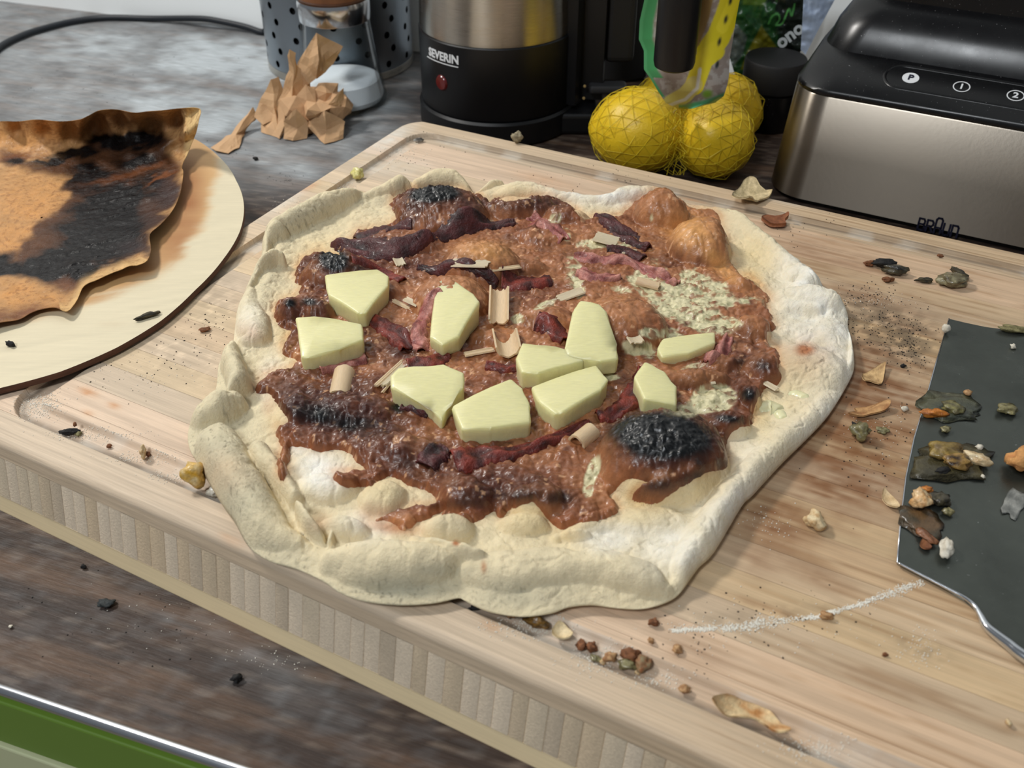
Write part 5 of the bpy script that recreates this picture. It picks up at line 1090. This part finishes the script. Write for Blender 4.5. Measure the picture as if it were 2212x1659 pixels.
me = mesh_np('lettering', lv, lf, None, False); zb = onfront(2028, 503).z
for v_ in me.vertices:
    v_.co.z += zb; v_.co.y = tp * .4 * min(1, (v_.co.z - .0062) / (AH * .5)) - .0006
link('lettering', me, M['navy_print'], ap)
# power cable along the wall
cpts = [(-60,150,.004),(0,101,.004),(50,76,.004),(100,60,.004),(160,46,.004),(230,38,.004),(330,40,.004),(430,40,.004),(480,47,.004),(530,58,.004),(560,68,.004)]
def back(u_, v_, z):
    p = V3(u_, v_, z); 
    if toC(p.x, p.y)[1] > YW - .006:
        lo, hi = 0.3, p.y
        for _ in range(40):
            m = (lo + hi) / 2; q = at(u_, v_, m)
            if toC(q.x, q.y)[1] > YW - .006: hi = m
            else: lo = m
        p = at(u_, v_, lo)
    return p
cw = [back(*q) for q in cpts]; e_ = cw[-1]
cw += [back(571, 68, .004), back(576, 58, .01), back(577, 30, .01), back(572, -20, .01), back(566, -90, .01)]
cw = [Vector(q) for q in catmull([tuple(q) for q in cw], 6, False)]
o = link('power_cable', tube('power_cable', cw, .0036, 14), M['cable'], None, 'black power cable curving along the foot of the white wall', 'cable')

# ------------------------------------------------------------------ spatula
ZS = T + 0.0030
SP = [(2050,688),(2085,697),(2130,707),(2175,712),(2230,716),(2420,760),(2560,1500),(2330,1490),(2212,1418),(2180,1393),(2150,1370),(2130,1352),(2118,1330),(2106,1310),(2085,1292),(2050,1273),(2000,1247),(1938,1215),(1946,1120),(1957,1030),(1975,945),(1995,880),(2020,790)]
sw_ = [tuple(map(float, P(u_, v_, ZS))) for u_, v_ in SP]; sc_ = (sum(p[0] for p in sw_) / len(sw_), sum(p[1] for p in sw_) / len(sw_))
spt = empty('spatula', (*sc_, ZS - .0014), 'wide dark steel spatula smeared with food scraps, on the bamboo board', 'spatula')
pl = [(p[0] - sc_[0], p[1] - sc_[1]) for p in sw_][::-1]
link('blade', prism('blade', pl, 0, .0014, .0003, 1), M['blade'], spt)
be = [V3(u_, v_, ZS + .0002) for u_, v_ in [(1938,1215),(2000,1247),(2050,1273),(2085,1292),(2106,1310),(2118,1330),(2130,1352),(2150,1370),(2180,1393),(2212,1418),(2330,1490)]]
be = [Vector(q) - spt.location for q in catmull([tuple(q) for q in be], 5, False)]; rr_ = np.interp(np.linspace(0, 1, len(be)), [0, .2, .45, .6, 1], [.0005, .0007, .0011, .0019, .003])
link('rolled_edge', tube('rolled_edge', be, list(rr_), 12), M['chrome'], spt)
be = [V3(u_, v_, ZS + .0001) for u_, v_ in [(2050,688),(2020,790),(1995,880),(1975,945),(1957,1030),(1946,1120),(1938,1215)]]; link('ground_edge', tube('ground_edge', [q - spt.location for q in be], .0004, 6), M['strip'], spt)

# ------------------------------------------------------------------ crumbs and scraps, one by one
def blob(name, r, sx, sy, sz, seed, col, rough=.5, sub=3, jag=.35):
    bm = bmesh.new(); bmesh.ops.create_icosphere(bm, subdivisions=sub, radius=1)
    for v_ in bm.verts:
        p = v_.co.copy(); k_ = 1 + jag * mnoise.noise(p * 1.4 + Vector((seed, 0, 0))) * 1.2 + jag * .5 * mnoise.noise(p * 3.4 + Vector((0, seed, 0))); v_.co = Vector((p.x * sx, p.y * sy, p.z * sz)) * r * k_
    zmin = min(v_.co.z for v_ in bm.verts)
    for v_ in bm.verts: v_.co.z = v_.co.z - zmin
    me = bm_me(bm, name, True); n_ = len(me.vertices); cc = np.zeros((n_, 4), np.float32); cc[:, 3] = 1; c0, c1 = lin(col[0]), lin(col[1])
    for i, v_ in enumerate(me.vertices):
        q = min(1, max(0, .5 + 1.3 * mnoise.noise(v_.co * (2.2 / r) + Vector((seed, seed, 0))))); cc[i, :3] = c0 * (1 - q) + c1 * q
    a = me.color_attributes.new('Col', 'FLOAT_COLOR', 'POINT'); a.data.foreach_set('color', cc.ravel()); return me
def leafy(name, px, z, thick, curl, seed, col):
    """a thin curled flake traced by its outline"""
    cu = sum(p[0] for p in px) / len(px); cv = sum(p[1] for p in px) / len(px); c0 = V3(cu, cv, z); w3 = [V3(u_, v_, z) - c0 for u_, v_ in catmull(px, 3)]
    n_ = len(w3); V = []; rr_ = (0, .3, .6, .85, 1.0); cc = []; a, b = lin(col[0]), lin(col[1]); rm_ = max(q.length for q in w3)
    for q in rr_:
        for p in w3:
            co = p * q; h_ = curl * (co.length / rm_) ** 2 + .25 * curl * mnoise.noise(co * 120 + Vector((seed, 0, 0))) * 2 * q; V.append((co.x, co.y, max(0, h_) + .0002)); t_ = min(1, max(0, .5 + 1.2 * mnoise.noise(co * 260 + Vector((seed, 4, 0))))); cc.append(a * (1 - t_) + b * t_)
    V = np.array(V); F1 = gridF(5, n_, True); N = len(V); V2 = V.copy(); V[:, 2] += thick; j = np.arange(n_); o1 = 4 * n_ + j; o2 = 4 * n_ + (j + 1) % n_
    F = np.concatenate([F1, F1[:, ::-1] + N, np.stack([o1, o1 + N, o2 + N, o2], -1)]); return mesh_np(name, np.concatenate([V, V2]), F, np.array(cc * 2)), c0
TAN = ((196, 158, 112), (150, 104, 66)); PALE = ((228, 208, 168), (196, 160, 112)); GRN = ((150, 142, 100), (92, 84, 52)); CHR = ((34, 32, 30), (20, 20, 22)); BRN = ((142, 92, 58), (96, 58, 34)); YEL = ((214, 164, 44), (206, 180, 128)); MOS = ((84, 76, 54), (34, 32, 28)); ORG = ((206, 128, 48), (150, 86, 34)); WHT = ((232, 226, 210), (206, 196, 176)); LEN = ((62, 66, 66), (44, 48, 48))
# u, v, radius px, (sx, sy, sz), turn, colours, base height, wet, label, category
GZ = T - .0034
CR = [
 (427,1050,25,(.9,.9,1.0),0,YEL,T-.001,1,'yellow golden crust lump at the front edge of the groove, left of the crust','crumb'),
 (462,1072,12,(1,.8,.8),0,WHT,T-.003,1,'small pale green cheese bit tucked beside the yellow crust lump','crumb'),
 (152,938,12,(1.5,.6,.5),-10,CHR,GZ,0,'black charred oval flake in the groove at the left','crumb'),
 (171,939,7,(1,1,.7),0,GRN,GZ,0,'grey green crumb touching the black oval flake in the groove','crumb'),
 (163,921,5,(.8,1,1),0,BRN,T,0,'tiny brown crumb above the black oval flake','crumb'),
 (237,967,5,(1.2,.8,.8),0,BRN,GZ,0,'tiny brown crumb in the groove between black flake and pale crumb','crumb'),
 (313,990,10,(.6,1.1,1.3),0,PALE,GZ,0,'pale crumb standing in the groove left of the yellow crust lump','crumb'),
 (321,986,5,(.9,1,1.2),0,BRN,GZ,0,'brown tip on the pale crumb in the groove','crumb'),
 (1026,1316,10,(1.4,.6,.5),-8,CHR,GZ,0,'black charred flake in the groove under the front crust','crumb'),
 (1103,1331,12,(1,1,1),10,TAN,GZ,0,'tan cube-like crumb in the groove just below the front crust','crumb'),
 (1158,1352,17,(1.4,.7,.6),20,((150,110,44),(70,50,26)),GZ,1,'elongated yellow brown scrap in the front groove','crumb'),
 (1257,1400,11,(1,1,.9),0,BRN,GZ,0,'round brown crumb right of the pale flake in the front groove','crumb'),
 (1277,1405,11,(1,.9,.9),40,BRN,GZ,0,'brown crumb pair, the right one, in the front groove','crumb'),
 (1287,1426,11,(1.2,.7,.5),20,GRN,GZ,1,'grey green herb scrap in the front groove beneath the brown crumbs','crumb'),
 (1318,1428,13,(1.1,.8,.8),-20,TAN,GZ,0,'orange tan crumb in the middle of the front groove row','crumb'),
 (1300,1432,7,(1,1,.7),0,PALE,GZ,0,'small cream crumb left of the orange tan crumb in the groove','crumb'),
 (1362,1424,17,(1.1,.8,.7),0,BRN,GZ,0,'large brown flake crumb in the front groove','crumb'),
 (1352,1443,16,(1.2,.7,.5),15,GRN,GZ,1,'grey green flake under the large brown crumb in the groove','crumb'),
 (1388,1440,17,(.9,1.1,.7),30,((140,128,96),(150,96,60)),GZ,0,'mixed grey and brown crumb at the right end of the groove row','crumb'),
 (1377,1455,7,(1,.8,.6),0,PALE,GZ,0,'cream crumb at the lower right end of the groove row','crumb'),
 (1411,1350,9,(1.2,.8,.9),0,BRN,T,0,'small brown crumb on the board right of the front crust','crumb'),
 (1405,1389,7,(1,1,.9),0,TAN,T,0,'small round tan crumb above the groove row','crumb'),
 (1462,1408,10,(1,1,.8),0,TAN,T,0,'round tan crumb, the larger one right of the groove row','crumb'),
 (1784,1336,11,(1.3,.7,.7),10,TAN,T,0,'tan crumb sitting on the thin flour line','crumb'),
 (1756,1138,20,(.85,1.1,.9),-25,PALE,T,0,'cream bread crumb on the bare board right of the front crust','crumb'),
 (1478,1495,11,(1,.8,.8),0,TAN,GZ,0,'tan crumb in the groove left of the curved onion-like peel','crumb'),
 (1911,1417,6,(1,.7,.8),0,BRN,T,0,'tiny brown crumb on the board left of the spatula neck','crumb'),
 (2176,1566,8,(.6,1.2,.8),0,PALE,T,0,'small cream crumb near the lower right corner','crumb'),
 (1905,578,18,(1.2,.6,.5),10,CHR,T,0,'black charred scrap on the board behind the spatula, the left half','crumb'),
 (1935,594,19,(1.3,.6,.5),22,MOS,T,1,'black green charred scrap behind the spatula, the right half','crumb'),
 (1877,575,9,(1.2,.7,.6),0,BRN,T,0,'reddish brown crumb at the left tip of the black charred scrap','crumb'),
 (1917,609,10,(1.2,.6,.5),0,BRN,T,0,'brown curl in front of the black charred scrap','crumb'),
 (2053,617,24,(1.3,.8,.5),12,((150,142,110),(82,70,44)),T,1,'grey green herb scrap, the large one behind the spatula corner','crumb'),
 (2071,596,14,(.4,1.6,.5),-28,MOS,T,0,'thin brown stem sticking out of the herb scrap','crumb'),
 (1996,611,10,(1.6,.5,.5),5,MOS,T,0,'small dark scrap left of the large herb scrap','crumb'),
 (2030,556,6,(1.2,.7,.6),0,BRN,T,0,'tiny brown crumb near the back edge of the board','crumb'),
 (1854,948,20,(1,1,.8),20,GRN,T,1,'grey green oily crumb left of the spatula blade','crumb'),
 (1849,925,9,(.8,1.2,.6),-30,CHR,T,0,'black seed on the grey green oily crumb','crumb'),
 (1906,934,11,(1.2,.8,.4),10,GRN,T,1,'smaller oily crumb between the first one and the spatula','crumb'),
 (1950,793,5,(1.1,.8,.7),0,CHR,T,0,'tiny black speck of char left of the spatula edge','crumb'),
 (443,716,9,(1.4,.6,.5),-20,BRN,T,0,'small brown crumb on the board between plywood disc and crust','crumb'),
 (774,388,12,(1,1,1),0,((206,196,112),(222,214,150)),GZ,1,'yellow green cheese bit in the groove behind the crust','crumb'),
 (1117,310,10,(1.1,.8,1.1),0,((164,152,124),(110,98,74)),T,0,'grey crumb on the back rim before the kettle','crumb'),
 (905,308,8,(1.3,.7,.6),-20,((70,66,60),(190,190,186)),T,0,'dark grey bit near the back left corner of the board','crumb'),
 (24,748,8,(1.4,.7,.8),20,CHR,ZP+PT,0,'black charred bit lying on the bare plywood disc','crumb'),
 (322,686,10,(2.6,.6,.5),-32,MOS,ZP+PT,0,'dark burnt smear on the front rim of the plywood disc','crumb'),
 (232,1308,13,(1.15,.85,.5),-10,LEN,0.0,0,'flat dark grey oval bit on the worktop in front of the board','crumb'),
 (513,1470,11,(1,.8,.7),-40,CHR,0.0,0,'black charred bit on the worktop near its front edge','crumb'),
 (182,1228,6,(1,.8,.8),0,CHR,0.0,0,'tiny black bit on the worktop at the left','crumb'),
 (553,346,5,(1.1,.8,.7),0,CHR,0.0,0,'tiny black bit on the floury worktop right of the plywood disc','crumb'),
 (24,1356,4,(1,1,.8),0,WHT,0.0,0,'tiny white crumb on the worktop by the left frame edge','crumb'),
 (1985,1094,18,(1,.95,.8),0,((236,206,158),(198,146,88)),ZS,1,'round cream crumb on the left part of the spatula blade','scrap'),
 (2041,1194,17,(.7,1.2,.5),20,WHT,ZS,0,'cream pointed scrap near the lower edge of the spatula blade','scrap'),
 (2000,1166,14,(.7,1.5,.4),-35,BRN,ZS,1,'brown onion scrap on the spatula left of the cream pointed scrap','scrap'),
 (2028,1085,17,(1,.9,.5),0,MOS,ZS,1,'dark oily scrap right of the round cream crumb on the spatula','scrap'),
 (2045,1110,9,(1,.9,.6),0,GRN,ZS,1,'pale green scrap under the dark oily scrap on the spatula','scrap'),
 (2040,985,26,(1.2,.8,.4),-10,((150,126,64),(104,82,44)),ZS,1,'olive brown food scrap in the middle of the spatula blade','scrap'),
 (2062,1010,20,(1.2,.8,.5),10,((170,134,72),(50,34,22)),ZS,1,'glistening brown chunk below the olive scrap on the spatula','scrap'),
 (2106,1000,18,(1.3,.7,.5),35,PALE,ZS,1,'cream yellow chunk at the right end of the spatula food pile','scrap'),
 (2036,1022,10,(1.2,.7,.5),-20,CHR,ZS,0,'black charred bit under the spatula food pile','scrap'),
 (2205,1012,26,(1,1,.7),0,((214,160,98),(190,126,74)),ZS,0,'tan crumb at the right frame edge on the spatula','scrap'),
 (2172,890,14,(1.2,.9,.4),0,GRN,ZS,1,'small greenish scrap at the right of the spatula blade','scrap'),
 (2056,888,18,(1,.9,.35),0,((132,126,80),(84,78,52)),ZS,1,'olive smear scrap in the upper part of the spatula blade','scrap'),
 (2018,900,14,(1.5,.6,.5),8,ORG,ZS,1,'orange brown scrap near the left edge of the spatula','scrap'),
 (2041,932,9,(1,.9,.5),0,GRN,ZS,1,'small olive crumb between the orange scrap and the food pile','scrap'),
 (2041,718,8,(1,.9,.9),0,WHT,ZS,0,'white crumb at the upper left corner of the spatula','scrap'),
 (2089,853,7,(1,1,.6),0,TAN,ZS,0,'tiny tan crumb above the olive smear on the spatula','scrap'),
 (2188,716,16,(1.4,.6,.3),10,GRN,ZS,0,'greenish residue on the upper edge of the spatula','scrap'),
 (2114,971,6,(1,1,.8),0,WHT,ZS,0,'small white crumb right above the cream yellow chunk','scrap'),
 (2122,1033,4,(1,1,.8),0,WHT,ZS,0,'tiny white crumb below the spatula food pile','scrap'),
 (2187,752,5,(1,1,.8),0,WHT,ZS,0,'tiny white crumb near the upper right of the spatula','scrap'),
 (2002,1062,9,(1.1,.8,.5),0,ORG,ZS,1,'orange bit above the round cream crumb on the spatula','scrap'),
 (2052,1000,62,(1.1,.7,.05),-15,((86,78,50),(60,56,40)),ZS,1,'broad oily smear under the food pile in the middle of the spatula','scrap'),
 (1990,1128,40,(.9,1.0,.05),30,((104,78,50),(62,56,42)),ZS,1,'brown oily smear at the lower left of the spatula','scrap'),
 (2052,880,48,(1,.8,.04),10,((84,84,62),(64,68,58)),ZS,1,'thin olive smear in the upper part of the spatula','scrap'),
 (2190,1090,30,(.5,1.3,.05),40,((150,150,144),(96,98,94)),ZS,0,'pale floury smear near the right frame edge on the spatula','scrap'),
 (1952,888,7,(1.1,.9,.8),0,WHT,T,0,'white crumb on the board touching the spatula edge','crumb'),
]
for k_, (u_, v_, r, sxyz, tr, col, z, wet, lab, cat) in enumerate(CR):
    s = float(pxm(u_, v_, z)); me = blob('crumb', r * s * (1.25 if cat == 'scrap' else 1.05), *sxyz, k_ * 3.7, col, sub=3 if r > 8 else 2, jag=.5)
    o = link('crumb' if cat == 'crumb' else 'food_scrap', me, M['wetcrumb'] if wet else M['crumb'], None, lab, cat, 'crumbs on the board and worktop' if cat == 'crumb' else 'food scraps on the spatula', None, (*map(float, P(u_, v_, z)), z)); o.rotation_euler = (0, 0, R(-tr))
LF = [([(1578,442),(1592,420),(1610,404),(1630,405),(1645,415),(1666,424),(1655,432),(1640,440),(1622,447),(1600,446)],T+.001,.0012,.009,((226,204,160),(176,158,118)),'large pale herb-flecked bread flake at the back edge of the board'),
 ([(1643,482),(1652,474),(1672,476),(1690,474),(1700,470),(1702,476),(1694,482),(1697,492),(1685,495),(1660,492)],T+.0005,.003,.002,((150,94,60),(124,72,44)),'forked brown crust strip near the back edge of the board'),
 ([(1862,812),(1884,802),(1908,792),(1910,800),(1903,835),(1880,830),(1862,828)],T+.0005,.0008,.003,((216,180,128),(160,124,82)),'square tan flake on the greasy patch right of the pizza'),
 ([(1828,906),(1848,893),(1845,885),(1870,882),(1915,876),(1918,888),(1900,896),(1870,902),(1850,905)],T+.0005,.001,.004,((202,158,106),(156,108,66)),'long jagged tan flake right of the pizza above the oily crumb'),
 ([(1905,1066),(1916,1070),(1930,1082),(1940,1098),(1938,1106),(1920,1100),(1905,1082)],T+.0005,.0008,.003,((226,200,158),(200,170,126)),'cream flake tucked beside the left edge of the spatula'),
 ([(1192,1372),(1206,1358),(1222,1362),(1236,1378),(1232,1392),(1212,1394),(1196,1388)],GZ+.0005,.001,.004,((232,214,176),(214,192,150)),'pale pastry flake in the front groove'),
 ([(1533,1534),(1556,1516),(1590,1514),(1630,1524),(1655,1538),(1676,1560),(1702,1596),(1690,1598),(1660,1580),(1640,1562),(1600,1556),(1560,1548)],GZ+.002,.0009,.006,((230,206,160),(178,124,70)),'curved translucent peel with a brown spot, lying in the front groove'),
 ([(1990,1172),(2006,1180),(2010,1190),(1998,1192),(1986,1182)],ZS,.0008,.002,((150,96,60),(110,66,40)),'thin brown onion skin flake on the lower left of the spatula')]
for k_, (px, z, th_, cu, col, lab) in enumerate(LF):
    me, c0 = leafy('flake', px, z, th_, cu, k_ * 5.3, col); link('flake', me, M['crumb'], None, lab, 'flake', 'larger flakes around the pizza', None, c0)
# loose flour and char specks: far too many to count
def dust(name, pts, r0, r1, m_, label, cat):
    V = []; F = []
    for (x, y, z) in pts:
        r = random.uniform(r0, r1); b = len(V); sx = random.uniform(.7, 1.4)
        a0 = random.uniform(0, 3); cs, sn = math.cos(a0) * r, math.sin(a0) * r
        V += [(x + cs * sx, y + sn * sx, z + r * .3), (x - sn, y + cs, z + r * .3), (x - cs * sx, y - sn * sx, z + r * .3), (x + sn, y - cs, z + r * .3), (x, y, z + r * 1.1), (x, y, z - r * .3)]
        F += [(b, b + 1, b + 4), (b + 1, b + 2, b + 4), (b + 2, b + 3, b + 4), (b + 3, b, b + 4), (b + 1, b, b + 5), (b + 2, b + 1, b + 5), (b + 3, b + 2, b + 5), (b, b + 3, b + 5)]
    me = mesh_np(name, V, F, None, False); return link(name, me, m_, None, label, cat, None, 'stuff')
def bz(x, y):
    bx, by = toB(x, y); g, i, _ = groove(np.array([bx]), np.array([by])); return T + float(g[0])
fp = []
ln = catmull([(1455,1362),(1500,1360),(1560,1358),(1620,1352),(1660,1345),(1720,1338),(1770,1332),(1800,1322),(1850,1308),(1900,1290),(1950,1272),(1992,1258)], 12, False)
for k_ in range(2600):
    p = random.choice(ln)
    if mnoise.noise((p[0] * .03, 0, 0)) < -0.15 and random.random() < .6: continue
    w_ = 2.6 + 4 * math.exp(-((p[0] - 1640) / 60) ** 2) + 3 * math.exp(-((p[0] - 1950) / 50) ** 2); fp.append((p[0] + random.gauss(0, 5), p[1] + random.gauss(0, w_)))
for (cu, cv, ru, rv, n_) in ((95,872,36,26,420),(200,940,90,14,200),(300,990,70,12,160),(380,1030,60,10,120),(60,880,26,22,120),(1150,1352,80,24,380),(1300,1425,70,24,300),(1420,1470,60,14,120),(1760,1620,70,20,180),(860,330,50,16,150),(740,405,26,10,140),(640,440,60,14,80),(300,820,120,40,60),(1660,1130,50,40,60),(1500,1350,80,10,60),(1880,650,60,12,60),(1990,1400,40,40,90),(1920,920,90,60,60),(1700,1350,300,60,90),(620,1420,90,30,70),(420,1340,200,60,60)):
    for k_ in range(n_): fp.append((random.gauss(cu, ru * .6), random.gauss(cv, rv * .6)))
def fixh(pts):
    out = []
    for u_, v_ in pts:
        x, y = map(float, P(u_, v_, T)); bx, by = toB(x, y)
        if BY0 + .003 < by < BY1 - .003 and BX0 + .003 < bx < BX1:
            z = bz(x, y); x, y = map(float, P(u_, v_, z)); bx, by = toB(x, y); z = bz(x, y)
            if math.hypot(x - pcx, y - pcy) < pr_ + .002: continue
        else: z = 0.0; x, y = map(float, P(u_, v_, 0)); bx, by = toB(x, y); 
        if z == 0.0 and BY0 - .012 < by < BY1 and BX0 < bx: continue
        out.append((x, y, z))
    return out
dust('flour_dust', fixh(fp), .00018, .00045, M['flour'], 'white flour grains scattered on the bamboo board and in its groove', 'flour')
cp_ = []
for (cu, cv, ru, rv, n_) in ((1900,700,90,60,260),(1960,750,50,50,160),(1860,640,70,30,100),(330,780,160,70,90),(460,720,50,60,60),(880,340,120,40,60),(1250,390,150,30,50),(1700,500,100,40,40),(1900,950,120,120,120),(1650,1330,200,60,60),(1500,1400,80,60,30),(160,200,160,60,60),(500,330,60,20,20),(400,120,160,50,20),(300,1350,260,100,40),(620,385,30,12,30)):
    for k_ in range(n_): cp_.append((random.gauss(cu, ru * .6), random.gauss(cv, rv * .6)))
dust('char_specks', fixh(cp_), .0002, .00055, M['char'], 'fine dark char specks on the bamboo board and worktop', 'specks')
print('script done')
